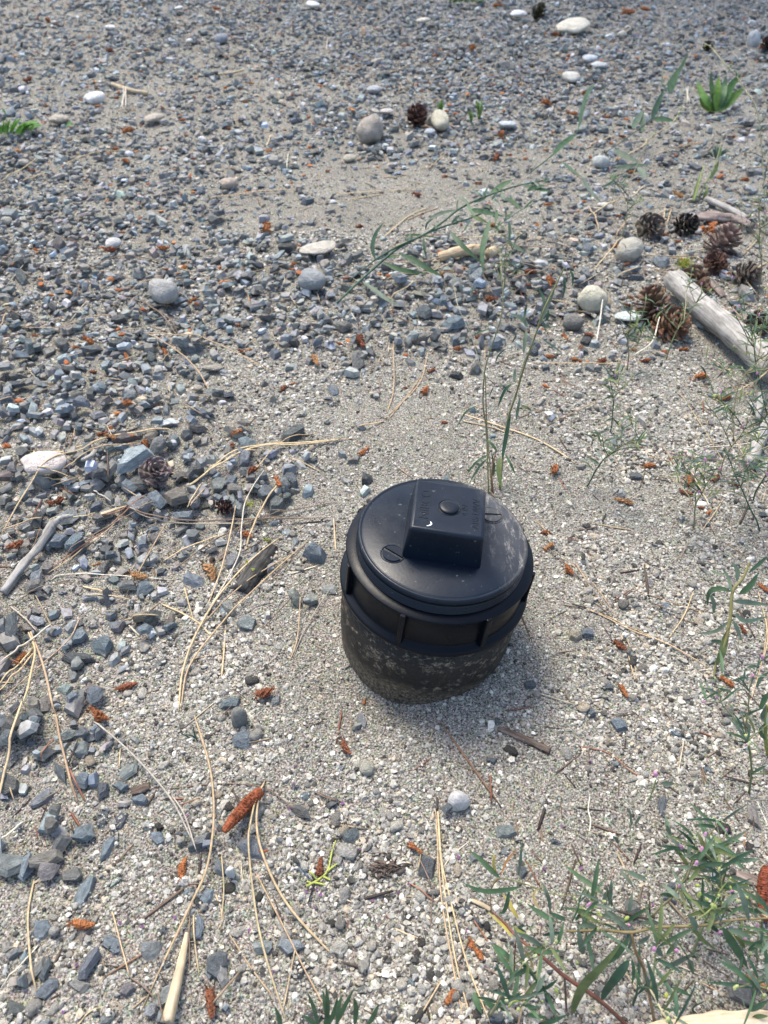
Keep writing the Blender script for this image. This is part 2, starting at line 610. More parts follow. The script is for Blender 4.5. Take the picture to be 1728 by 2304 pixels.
def build_pipe():
    root = empty('capped_pipe', PIPE)
    q = Vector((0, 0, 1)).rotation_difference(AXIS)
    root.rotation_euler = q.to_euler()
    tag(root, 'black plastic cleanout pipe with a square-headed screw cap, mud splashed, standing in the sand', 'pipe')

    def L(name, prof, mat, parent=root, n=96):
        v, f = lathe(prof, n)
        return mesh(name, v, f, mat, PIPE, parent, True, None, True)

    # buried hub, with its moulded ledge just above the sand
    body = L('pipe_body', [(.0664, -.05), (.0666, .0075), (.0674, .0085), (.0674, .0105), (.0680, .0115), (.0688, .030), (.0690, .0655), (.0640, .0657)], M_MUDDY)
    # collar: lower lip, recessed wall, upper flange
    zf, zl = .0995, .0642
    collar = L('collar', [(.0640, zl - .0005), (.0700, zl), (.0716, zl + .0010), (.0718, zl + .0035), (.0706, zl + .0052), (.0672, zl + .0058), (.0664, zl + .0072),
                          (.0664, zf - .0035), (.0672, zf - .0022), (.0688, zf - .0016), (.0692, zf - .0008), (.0686, zf), (.0600, zf + .0002)], M_COLLAR)
    for a in (-24, 26, -72, 75, -121, 123, 171):
        bm = bevel_box(.0055, .0042, zf - zl - .0045, .0008, 1, 2)
        t = math.radians(a - 90)
        bmesh.ops.transform(bm, matrix=Matrix.Translation((.0681 * math.cos(t), .0681 * math.sin(t), zl + .0040)) @ Matrix.Rotation(t, 4, 'Z'), verts=bm.verts)
        o = bm_obj('lug', bm, M_COLLAR, PIPE, collar, False)
        o.location = (0, 0, 0)
    # lid: threaded skirt, shoulder, flat disc
    z = zf + .0002
    thr = []
    for k in range(4):
        zz = z + k * .0020
        thr += [(.0606, zz), (.0620, zz + .0006), (.0620, zz + .0010), (.0606, zz + .0017)]
    z += .0042
    lid = L('lid', [(.059, zf - .002)] + thr + [(.0606, z + .0040), (.0616, z + .0046), (.0618, z + .0082), (.0610, z + .0097), (.0596, z + .0102),
                                               (.0590, z + .0095), (.0584, z + .0098), (.0576, z + .0102), (.0300, z + .0102), (.0002, z + .0102)], M_LID)
    zt = z + .0102
    # two slotted screw plugs moulded in the lid
    for (cx, cy, ang) in ((-.0368, -.0222, -35), (.0375, .0235, 2)):
        ring_v, ring_f = [], []
        path = [(cx + .0083 * math.cos(2 * math.pi * i / 40), cy + .0083 * math.sin(2 * math.pi * i / 40), zt + .0001) for i in range(41)]
        rv, rf = tube(path, .00055, 6, cap=False)
        o = mesh('screw_plug', rv, rf, M_LID, PIPE, lid, True, None, True); o.location = (0, 0, 0)
        for s in (-1, 1):
            pts = []
            for i in range(17):
                a = math.radians(9 + i * (162 / 16))
                pts.append((.0074 * math.cos(a), .0074 * math.sin(a) + 0))
            V, F = [], []
            m = Matrix.Rotation(math.radians(ang + (0 if s > 0 else 180)), 3, 'Z')
            for zz, k in ((zt - .0004, 1.0), (zt + .0007, 1.0), (zt + .0010, .96)):
                for (x, y) in pts:
                    w = m @ Vector((x * k, y * k + .00005, 0)); V.append((cx + w.x, cy + w.y, zz))
            n = len(pts)
            for lv in range(2):
                for i in range(n):
                    F.append((lv * n + i, lv * n + (i + 1) % n, (lv + 1) * n + (i + 1) % n, (lv + 1) * n + i))
            F.append(tuple(2 * n + i for i in range(n)))
            h = mesh('slot_half', V, F, M_LID, PIPE, lid, False, None, True); h.location = (0, 0, 0)
    # square head with draft, boss and moulded lettering
    yaw = math.radians(-7)
    Rz = Matrix.Rotation(yaw, 4, 'Z')
    H = .0270
    bm = bevel_box(.0560, .0560, H + .002, .0023, .905, 3)
    bmesh.ops.transform(bm, matrix=Matrix.Translation((0, 0, zt - .002)) @ Rz, verts=bm.verts)
    head = bm_obj('square_head', bm, M_LID, PIPE, root, False)
    for p in head.data.polygons: p.use_smooth = p.area < 8e-5
    ztop = zt + H
    bv, bf = lathe([(.0068, ztop - .001), (.0068, ztop + .0009), (.0062, ztop + .0014), (.0035, ztop + .00165), (.0002, ztop + .0017)], 40)
    o = mesh('boss', bv, bf, M_BLACK, PIPE, head, True, None, True); o.location = (0, 0, 0)
    rv, rf = tube([(.0078 * math.cos(2 * math.pi * i / 40), .0078 * math.sin(2 * math.pi * i / 40), ztop) for i in range(41)], .0004, 5, cap=False)
    o = mesh('boss_ring', rv, rf, M_BLACK, PIPE, head, True, None, True); o.location = (0, 0, 0)
    for txt, x, y, size in (('NIBCO', -.0165, 0, .0095), ('ABS-DWV', .0190, -.002, .0068), ('4 IN', .0112, .0, .0062)):
        cu = bpy.data.curves.new('lettering', 'FONT')
        cu.body = txt; cu.size = size; cu.extrude = .00012; cu.align_x = 'CENTER'; cu.align_y = 'CENTER'
        cu.materials.append(M_BLACK)
        tmp = bpy.data.objects.new('lettering_outline', cu)
        COL.objects.link(tmp)
        dg = bpy.context.evaluated_depsgraph_get()
        me = bpy.data.meshes.new_from_object(tmp.evaluated_get(dg))
        bpy.data.objects.remove(tmp)
        me.materials.clear(); me.materials.append(M_BLACK)
        o = bpy.data.objects.new('lettering', me)
        COL.objects.link(o)
        o.parent = head
        p = Rz @ Vector((x, y, ztop + .00010))
        o.location = p
        o.rotation_euler = (0, 0, yaw + math.pi / 2)
    # a white dropping smear on the head
    c = Rz @ Vector((-.0125, -.0195, ztop + .0001))
    pth = catmull([(c.x - .0018, c.y - .0018, c.z), (c.x + .0006, c.y - .0010, c.z), (c.x + .0017, c.y + .0006, c.z), (c.x + .0010, c.y + .0026, c.z)], 10)
    v, f = tube(pth, [.0003, .00045, .0005, .00055, .0006, .0006, .00055, .0005, .0004, .0003], 6, .5)
    o = mesh('white_smear', v, f, M_WHITE, PIPE, head, True, None, True); o.location = (0, 0, 0)
    return root


pipe = build_pipe()
# the pipe blocks the heightmap, so nothing is dropped through it
_r = np.hypot(_gx - PIPE[0], _gy - PIPE[1])
BLOCK = _r < .0665


# ------------------------------------------------------------------ stone shapes
def slab_hull(rng, bev=0.0, thick=1.0):
    bm = bmesh.new()
    n = rng.integers(4, 7)
    a0 = rng.uniform(0, 6.28)
    rad = rng.uniform(.68, 1.0, n)
    ang = np.sort((np.arange(n) + rng.uniform(-.33, .33, n)) * 2 * math.pi / n) + a0
    tx, ty = rng.uniform(-.35, .35, 2)
    sh = rng.uniform(.62, .92)
    ox, oy = rng.uniform(-.15, .15, 2)
    for i in range(n):
        x, y = rad[i] * math.cos(ang[i]), rad[i] * math.sin(ang[i])
        bm.verts.new((x, y, -.75 * thick + rng.uniform(-.2, .2)))
        k = sh * rng.uniform(.85, 1.08)
        bm.verts.new((x * k + ox, y * k + oy, (.7 + tx * x + ty * y + rng.uniform(-.12, .12)) * thick))
    if rng.random() < .6:
        bm.verts.new((rng.uniform(-.3, .3), rng.uniform(-.3, .3), (.95 + rng.uniform(0, .15)) * thick))
    r = bmesh.ops.convex_hull(bm, input=bm.verts[:])
    junk = [g for g in r['geom_interior'] + r['geom_unused'] if isinstance(g, bmesh.types.BMVert)]
    bmesh.ops.delete(bm, geom=list(set(junk)), context='VERTS')
    if bev:
        bmesh.ops.dissolve_limit(bm, angle_limit=.12, verts=bm.verts[:], edges=bm.edges[:])
        bmesh.ops.bevel(bm, geom=bm.edges[:], offset=bev, segments=1, affect='EDGES')
    bmesh.ops.triangulate(bm, faces=bm.faces[:])
    return bm


def blob(rng, sub, rough=.12, flat=.0):
    bm = bmesh.new()
    bmesh.ops.create_icosphere(bm, subdivisions=sub, radius=1)
    ph = rng.uniform(0, 6.28, 9)
    ax = rng.normal(size=(9, 3)) * np.repeat([1.6, 2.6, 4.2], 3)[:, None]
    amp = np.repeat([.5, .35, .22], 3)
    for v in bm.verts:
        d = np.array(v.co)
        s = 1 + rough * float(np.sum(amp * np.sin(ax @ d + ph)))
        v.co = v.co * s
    bmesh.ops.triangulate(bm, faces=bm.faces[:])
    return bm


def arr(bm):
    bm.verts.ensure_lookup_table()
    bm.verts.index_update()
    v = np.array([x.co[:] for x in bm.verts])
    f = np.array([[x.index for x in fc.verts] for fc in bm.faces])
    bm.free()
    return v, f


def bm_mesh(bm, name, mat, smooth):
    me = bpy.data.meshes.new(name)
    bm.to_mesh(me); bm.free()
    me.polygons.foreach_set('use_smooth', [smooth] * len(me.polygons))
    me.materials.append(mat)
    return me


SLATE_VAR = [arr(slab_hull(RNG)) for _ in range(36)]
SLATE_MESH = [bm_mesh(slab_hull(RNG, .03), 'slate_chip', M_SLATE, False) for _ in range(30)]
PEB_MESH = [bm_mesh(blob(RNG, 2, .42), 'granite_pebble', M_PEB, True) for _ in range(10)]
COB_MESH = [bm_mesh(blob(RNG, 3, .10), 'river_pebble', M_COBBLE, True) for _ in range(7)]
OCT = []
for _ in range(8):
    d = np.array([(1, 0, 0), (-1, 0, 0), (0, 1, 0), (0, -1, 0), (0, 0, 1), (0, 0, -1)], float)
    d = d * RNG.uniform(.8, 1.15, (6, 1)) + RNG.normal(0, .14, (6, 3))
    OCT.append((d, np.array([(0, 2, 4), (2, 1, 4), (1, 3, 4), (3, 0, 4), (2, 0, 5), (1, 2, 5), (3, 1, 5), (0, 3, 5)])))
ICO1 = [arr(blob(RNG, 1, .45)) for _ in range(10)]
ICO2 = [arr(blob(RNG, 2, .45)) for _ in range(6)]

TONES = {'charcoal': (.070, .078, .080), 'dark grey': (.106, .120, .126), 'blue-grey': (.155, .185, .203), 'grey': (.205, .217, .213),
         'pale grey': (.32, .335, .345), 'greenish grey': (.20, .225, .215), 'brownish grey': (.20, .18, .16), 'purplish grey': (.180, .170, .172),
         'pale green': (.30, .36, .33), 'tan': (.34, .29, .22), 'pale blue': (.34, .40, .45)}


# ------------------------------------------------------------------ labels: what a small repeated thing lies nearest to
LAND = [('the capped black pipe', 'T', 950, 1300), ('the grey log', 'T', 1560, 740), ('the speckled egg-shaped pebble', 'C', 718, 415),
        ('the large pinkish-white flat stone', 'E', 225, 205), ('the large pale blue-green stone', 'E', 670, 190),
        ('the charred stick', 'E', 1250, 700), ('the weathered forked twig', 'E', 170, 640), ('the long rust-red pollen cone', 'F', 1195, 510),
        ('the tan peeled stick', 'F', 880, 1330), ('the short dark bark twig', 'G', 1330, 290), ('the leafy red-stemmed weed', 'I', 560, 1000),
        ('the tall weed behind the pipe', 'T', 1065, 1035), ('the smooth grey river pebble', 'D', 808, 535), ('the flat beige stone', 'C', 1380, 205),
        ('the small white pebble on the gravel', 'C', 493, 190), ('the green grass tuft', 'A', 70, 560), ('the broad-leaved green rosette', 'B', 1450, 440),
        ('the round dark cone', 'B', 138, 540), ('the crossed tan stick', 'A', 560, 400), ('the white flattish far pebble', 'A', 410, 440),
        ('the buried tan stick', 'D', 310, 230), ('the brown bark slab', 'D', 1450, 80), ('the grey broken stick', 'D', 1600, 1050),
        ('the dark fibrous clod', 'G', 450, 1100), ('the pale split wood chunk', 'I', 1330, 1380), ('the pink-budded wiry weed', 'T', 1500, 1250),
        ('the pair of white pebbles', 'B', 905, 285), ('the cream far pebble', 'B', 808, 130), ('the leaning willow-leaved weed', 'T', 760, 640),
        ('the dark chip wedge by the needles', 'E', 1550, 640), ('the pale chunky stone', 'G', 350, 480)]
LANDP = [(n, G(q, x, y)) for n, q, x, y in LAND]
ORD = ['nearest', 'second nearest', 'third nearest', 'fourth nearest', 'fifth nearest', 'sixth nearest', 'seventh nearest', 'eighth nearest', 'ninth nearest',
       'tenth nearest', 'eleventh nearest', 'twelfth nearest']
PENDING = []


def later_label(o, noun, cat, group, p):
    """noun says how it looks; where it lies is worked out once all are known"""
    o['category'] = cat
    o['group'] = group
    PENDING.append((o, noun, np.asarray(p, float)))


def finish_labels():
    buckets = {}
    for o, noun, p in PENDING:
        ds = [(float(np.hypot(p[0] - q[0], p[1] - q[1])), n, q) for n, q in LANDP]
        d, n, q = min(ds, key=lambda t: t[0])
        a = math.degrees(math.atan2(p[1] - q[1], p[0] - q[0]))
        side = ['right of', 'behind', 'left of', 'in front of'][int(((a + 45) % 360) // 90)]
        buckets.setdefault((noun, side, n), []).append((d, o))
    for (noun, side, n), L in buckets.items():
        L.sort(key=lambda t: t[0])
        for k, (d, o) in enumerate(L):
            if len(L) == 1:
                o['label'] = f'{noun} {side} {n}'
            else:
                w = ORD[k] if k < len(ORD) else f'number {k + 1} outward'
                t = f'{noun} {side} {n}, {w}'
                if len(t.split()) > 15: t = t.replace('flat beige', 'beige').replace('large pale blue-green', 'blue-green').replace('large pinkish-white', 'pinkish-white')
                if len(t.split()) > 16: t = f'{noun} {side} {n}, {w}'.replace(' nearest', ' closest') if k == 0 else t.replace(' nearest', '')
                if len(t.split()) > 16: t = t.split(' ', 1)[1]
                o['label'] = t


def jit(c, k=.12, r=random):
    f = 1 + r.uniform(-k, k)
    return tuple(max(.004, x * f * (1 + r.uniform(-k, k) * .25)) for x in c)


# ------------------------------------------------------------------ gravel: how dense it lies, place by place
DENS = '''50 60 .5|60 180 .6|250 100 .75|600 150 .72|900 150 .95|1200 150 .95|1550 60 .6|1600 180 .6|400 10 .75|1000 10 .85|300 230 .55|520 200 .42|800 250 .85|1100 250 .9|1350 300 .65
100 330 .85|500 330 .7|900 330 .85|1250 380 .55|1500 350 .5|100 450 .9|400 430 .85|700 440 .15|850 450 .02|950 430 .04|600 480 .3|780 420 .1|1000 470 .18|780 485 .12|750 400 .15|900 400 .18|880 490 .12|650 430 .3|560 430 .4|1100 450 .5|1400 430 .5|1600 420 .5
100 560 .95|350 560 .8|500 540 .65|700 550 .85|1000 550 .85|1250 530 .8|1400 600 .5|1550 560 .3|100 650 .95|300 650 .9|600 640 .95|800 660 1|1000 640 .95|1200 640 .85|1330 660 .6|1500 700 .25
100 740 .92|330 740 .85|550 720 .72|700 700 .95|900 715 .6|1100 720 .4|1250 750 .2|1600 800 .06|100 830 .97|250 850 .97|400 850 .6|550 830 .22|700 830 .12|900 830 .06|1200 830 .04
80 950 .97|250 980 .97|400 960 .62|560 950 .45|730 950 .12|900 980 .02|1200 950 .02|1500 950 .05|80 1050 .97|300 1050 .97|450 1060 .9|570 1050 .6|690 1080 .06
60 1150 .92|250 1180 .9|400 1180 .5|500 1200 .3|650 1180 .05|80 1290 .6|230 1300 .7|350 1330 .55|450 1260 .2|560 1320 .05|60 1400 .78|250 1390 .7|400 1380 .15|550 1400 .02
60 1550 .68|250 1520 .42|150 1480 .5|400 1500 .05|550 1550 .03|60 1650 .55|250 1700 .34|150 1750 .35|450 1700 .02|60 1900 .26|250 1800 .28|180 2000 .25|450 1950 .06|650 1900 .03|60 2100 .5|250 2080 .32|120 2180 .5|420 2000 .08|350 2180 .42|420 1900 .14
900 1700 .01|1200 1500 .01|1300 1350 .015|1500 1500 .02|1100 1800 .03|800 2100 .02|1100 2100 .03|1500 2100 .01|1500 1250 .01|900 1300 0|1000 1050 .01|1150 1250 .01'''
_dp, _dv = [], []
for e in DENS.replace('\n', '|').split('|'):
    a, b, v = map(float, e.split())
    p = G('T', a, b)
    _dp.append(p[:2]); _dv.append(v)
_dp, _dv = np.array(_dp), np.array(_dv)


def density(x, y):
    out = np.zeros(len(x))
    for s in range(0, len(x), 20000):
        X, Y = x[s:s + 20000], y[s:s + 20000]
        d2 = (X[:, None] - _dp[None, :, 0]) ** 2 + (Y[:, None] - _dp[None, :, 1]) ** 2
        reach = .018 + .05 * np.hypot(_dp[:, 0], _dp[:, 1])
        w = 1 / (d2 / reach[None] ** 2 + .04) ** 2
        out[s:s + 20000] = (w * _dv).sum(1) / w.sum(1)
    n = vnoise(x, y, .05, 21) * .6 + vnoise(x, y, .018, 22) * .4
    return np.clip(out + (n - .5) * .75 * (4 * out * (1 - out)) ** .5, 0, 1)


def in_view(x, y, margin):
    v = np.stack([x, y, np.zeros_like(x)], 1) - CAM
    dep = v @ FW
    u, w = (v @ RT) / dep * FPX, (v @ UP) / dep * FPX
    return (dep > .05) & (np.abs(u) < 864 * (1 + margin)) & (np.abs(w) < 1152 * (1 + margin))


def lattice(x0, x1, y0, y1, step):
    xs, ys = np.arange(x0, x1, step), np.arange(y0, y1, step)
    X, Y = np.meshgrid(xs, ys)
    X = X.ravel() + RNG.uniform(-.5, .5, X.size) * step
    Y = Y.ravel() + RNG.uniform(-.5, .5, Y.size) * step
    return X, Y


def blocked(x, y):
    return hm_at(x, y, BLOCK)


STONES = []
for layer, (step, prob, sz) in enumerate(((.0112, 1.0, 1.0), (.0150, .60, .95), (.03, .40, 1.35))):
    X, Y = lattice(-1.75, 1.75, .02, 3.3, step)
    k = in_view(X, Y, .22)
    X, Y = X[k], Y[k]
    d = density(X, Y)
    far = np.clip((Y - 1.1) / 1.6, 0, 1)
    k = RNG.random(len(X)) < (d ** (1 if layer == 0 else 1.7)) * prob * (1 - .30 * far) * .86
    k &= ~blocked(X, Y)
    rp = np.hypot(X - PIPE[0], Y - PIPE[1])
    k &= (rp > .083) & ((rp > .22) | (d > .03))
    X, Y = X[k], Y[k]
    o_ = RNG.permutation(len(X))
    for x, y in zip(X[o_], Y[o_]):
        s = .0059 * sz * math.exp(RNG.normal(0, .36))
        s *= 1 - .10 * min(1, max(0, (y - .9) / .4))
        s = min(s, .0125) * (1 + .12 * min(1, max(0, y - 1.2)))
        a, b, c = s * RNG.uniform(1.0, 1.6), s * RNG.uniform(.62, 1.0), s * RNG.uniform(.20, .50)
        yaw = RNG.uniform(0, 6.283)
        z = drop(x, y, a, b, c, yaw, .14 + .16 * min(1, max(0, (y - .8) / .5)))
        STONES.append((x, y, z, a, b, c, yaw))

# from here on things rest on the gravel: survey rays meet its smoothed surface
def smooth_map(a, k=5, rounds=2):
    a = a.copy()
    for _ in range(rounds):
        for ax in (0, 1):
            c = np.cumsum(np.concatenate([np.repeat(np.take(a, [0], ax), k + 1, ax), a, np.repeat(np.take(a, [-1], ax), k, ax)], ax), axis=ax)
            n = a.shape[ax]
            a = (np.take(c, range(2 * k + 1, 2 * k + 1 + n), ax) - np.take(c, range(0, n), ax)) / (2 * k + 1)
    return a


REST = np.maximum(smooth_map(HM.astype(np.float64)), Z0)

# ------------------------------------------------------------------ big hand-placed stones
def footprint(q, x, y, L, Wd, ang):
    """world half-axes and yaw of a stone whose outline in the photo is L x Wd at ang"""
    c = G(q, x, y)
    a = math.radians(ang)
    e = G(q, x + L / 2 * math.cos(a), y - L / 2 * math.sin(a)) - c
    f = G(q, x - Wd / 2 * math.sin(a), y - Wd / 2 * math.cos(a)) - c
    return c, float(np.hypot(e[0], e[1])), float(np.hypot(f[0], f[1])), math.atan2(e[1], e[0])


def put_stone(name, me, q, x, y, L, Wd, ang, col, h, upright=True, tilt=0.0, embed=.3):
    c, a, b, yaw = footprint(q, x, y, L, Wd, ang)
    if upright:
        # a rounded stone shows its height too: its depth axis is not stretched by foreshortening
        if abs(ang) < 40 or abs(ang) > 140:
            dep = project(c)[2]
            hp = Wd * REG[q][2] * dep / FPX / 2
            se = (CAM_H - c[2]) / float(np.linalg.norm(CAM - c))
            ce = math.sqrt(1 - se * se)
            b = min(.8 * a, .85 * hp / se)
            cc = max(math.sqrt(max(hp * hp - (b * se) ** 2, 0)) / ce, .3 * b)
        else:
            b = min(b, a)
            cc = min(a, b) * h
    else:
        cc = min(a, b) * h
    z = drop(c[0], c[1], a, b, cc, yaw, embed, True, .8)
    o = link(name, me, (c[0], c[1], z), None, col)
    o.scale = (a, b, cc)
    o.rotation_euler = (tilt * random.uniform(-1, 1), tilt * random.uniform(-1, 1), yaw)
    return o, c


WHITE, CREAM, GREYP, TANP = (.80, .78, .74), (.70, .655, .54), (.30, .30, .29), (.45, .39, .31)
ROUND = [  # label, region, x, y, length, width, angle, colour, height, mesh
    ('speckled pale grey egg-shaped pebble resting on the dark gravel', 'C', 718, 418, 108, 100, -35, (.42, .415, .39), .85, 0),
    ('white flattish pebble on the far gravel left of the crossed tan stick', 'A', 410, 442, 92, 46, 5, WHITE, .75, 1),
    ('small white pebble half hidden in the far left gravel', 'A', 478, 127, 44, 18, 0, WHITE, .8, 2),
    ('tiny white pebble at the far edge of the gravel left of centre', 'A', 775, 48, 34, 15, 0, WHITE, .8, 3),
    ('white pebble near the top middle edge of the gravel', 'A', 1355, 38, 38, 30, -20, WHITE, .9, 4),
    ('blue-grey rounded stone in the far gravel', 'A', 955, 187, 58, 36, 20, (.30, .32, .36), .8, 5),
    ('tan flattened pebble beside the green grass tuft', 'A', 262, 535, 76, 38, 15, (.48, .43, .35), .7, 6),
    ('tan angular pebble on gravel behind the middle of the yard', 'A', 668, 527, 58, 32, 20, (.46, .41, .34), .8, 0),
    ('small white pebble lying on blue gravel, far middle', 'A', 876, 615, 32, 26, 0, WHITE, .8, 2),
    ('flat tan pebble with a rough top, far middle gravel', 'A', 985, 808, 76, 44, 5, (.48, .40, .33), .6, 1),
    ('taupe rounded pebble standing up from the far gravel', 'A', 1595, 597, 60, 56, 60, (.38, .34, .29), 1.0, 3),
    ('long tan pebble lying in the grey gravel', 'A', 1510, 695, 52, 30, 25, (.46, .42, .33), .7, 4),
    ('small white chip-like pebble in the far dark gravel', 'A', 820, 190, 30, 16, 0, WHITE, .8, 5),
    ('greyish white pebble at the edge of the dark far gravel', 'A', 1620, 400, 52, 32, 15, (.48, .49, .50), .8, 6),
    ('pale tan pebble on the left gravel near the fallen needles', 'A', 110, 718, 46, 26, 0, (.46, .43, .37), .7, 0),
    ('white pebble beside the dark mossy cone at the top', 'B', 577, 78, 40, 26, 10, WHITE, .9, 2),
    ('long cream pebble lying in the far dark gravel', 'B', 808, 130, 84, 30, 3, (.64, .60, .49), .8, 1),
    ('flat cream pebble at the far edge, top centre', 'B', 170, 103, 60, 22, -3, CREAM, .7, 3),
    ('small round white pebble below the dark mossy cone', 'B', 610, 128, 24, 22, 0, WHITE, .9, 4),
    ('white pebble, upper one of a pair in the far gravel', 'B', 885, 270, 56, 28, 0, (.58, .61, .62), .8, 5),
    ('white pebble, lower one of a pair in the far gravel', 'B', 925, 296, 64, 28, -8, (.60, .61, .60), .8, 6),
    ('white oval pebble with dry needles across it', 'B', 808, 352, 70, 36, -5, (.66, .64, .57), .8, 0),
    ('tall white pebble standing near the top right corner', 'B', 1590, 196, 54, 70, -5, (.58, .60, .60), 1.1, 2),
    ('small cream stone with a thin straw on it, far right', 'B', 1025, 160, 32, 26, 0, CREAM, .8, 3),
    ('cream rounded pebble right beside the round dark cone', 'B', 243, 552, 70, 64, -70, (.56, .53, .41), 1.0, 4),
    ('small flat white pebble in front of the round dark cone', 'B', 196, 580, 50, 20, 0, (.46, .50, .54), .6, 5),
    ('white pebble at the far centre left of the round dark cone', 'B', 15, 497, 50, 24, 0, (.60, .56, .50), .8, 6),
    ('white angular pebble among gravel right of the cream pebble', 'B', 530, 550, 80, 28, 0, (.50, .54, .56), .6, 1),
    ('white pebble under the upper leaves of the leaning grass', 'B', 1118, 530, 46, 44, 0, (.60, .60, .57), .9, 2),
    ('greyish white pebble in the gravel behind the willow-like leaves', 'B', 935, 720, 74, 52, -10, (.48, .50, .48), .8, 3),
    ('white pebble with a brown cone scrap in front, on the left gravel', 'C', 493, 188, 66, 50, 20, (.64, .63, .60), .9, 4),
    ('grey speckled cobble half sunk in the dark gravel', 'C', 1345, 357, 130, 80, -8, (.32, .335, .335), .65, 5),
    ('flat beige stone lying on the gravel behind the leaning weed', 'C', 1380, 207, 140, 50, 8, (.54, .50, .42), .45, 6),
    ('small tan pebble at the left edge of the gravel', 'C', 33, 75, 44, 32, 0, (.44, .42, .36), .8, 0),
    ('small tan pebble on sand between gravel and needles', 'C', 855, 800, 42, 26, 0, (.40, .36, .29), .7, 1),
    ('long flat tan pebble on the gravel left of centre', 'C', 920, 716, 86, 30, 3, (.36, .33, .27), .6, 2),
    ('large flat pinkish-white stone on the left gravel', 'E', 222, 208, 215, 105, 10, (.66, .585, .53), .32, 1),
    ('cream pebble standing among blue chips right of the weed', 'D', 897, 446, 62, 58, -60, (.60, .57, .44), .9, 3),
    ('big tan speckled pebble behind the cone heap', 'D', 1052, 226, 80, 66, 40, (.50, .47, .39), .9, 4),
    ('smooth grey river pebble on the sand edge', 'D', 808, 535, 96, 66, -3, (.20, .195, .175), .85, 5),
    ('pale greenish-white flat stone touching the open cone', 'D', 1060, 500, 122, 48, 5, (.56, .62, .57), .5, 6),
    ('chalky white stone behind the grey log', 'D', 1428, 540, 84, 66, 0, (.66, .65, .62), .8, 0),
    ('small pink-tan pebble in the gravel near the buried stick', 'D', 583, 322, 26, 36, 0, (.46, .38, .30), .8, 1),
    ('cream pebble in the gravel beyond the buried tan stick', 'D', 955, 15, 66, 30, 0, (.62, .58, .50), .7, 2),
    ('pale chunky grey-tan stone on sand in front of the pipe', 'G', 352, 472, 92, 112, -60, (.36, .35, .29), .7, 3),
    ('white quartz pebble right of the red pollen cone', 'F', 1140, 805, 50, 52, 0, (.66, .66, .63), .9, 0),
    ('cream egg-shaped pebble below the long pollen cone', 'F', 968, 450, 52, 60, 60, (.45, .40, .31), .8, 2),
    ('crumbly white granite lump in front of the pipe', 'G', 915, 690, 140, 130, 0, (.62, .61, .59), .55, 4),
    ('pale grey stone beside the blue chip below the pipe', 'F', 1176, 55, 86, 92, 20, (.24, .24, .215), .75, 5),
]
for lab, q, x, y, L, Wd, ang, col, h, k in ROUND:
    o, c = put_stone('pebble', COB_MESH[k], q, x, y, L, Wd, ang, col, h, True, .12, .28)
    tag(o, lab, 'pebble', 'loose pale pebbles')
    BLOCK |= np.hypot(_gx - c[0], _gy - c[1]) < min(o.scale[0], o.scale[1]) * .8

o, c = put_stone('flat_stone', SLATE_MESH[3], 'E', 672, 190, 215, 105, 28, (.38, .44, .45), .42, True, .06, .2)
tag(o, 'large pale blue-green stone with broken edge on the left gravel', 'stone', 'loose pale pebbles')
BLOCK |= np.hypot(_gx - c[0], _gy - c[1]) < .012
o, c = put_stone('flat_stone', SLATE_MESH[5], 'D', 410, 356, 96, 44, 0, (.42, .50, .58), .35, True, .05, .2)
tag(o, 'pale sky-blue flat stone in the gravel beyond the pipe', 'stone', 'loose pale pebbles')
BLOCK |= np.hypot(_gx - c[0], _gy - c[1]) < .006

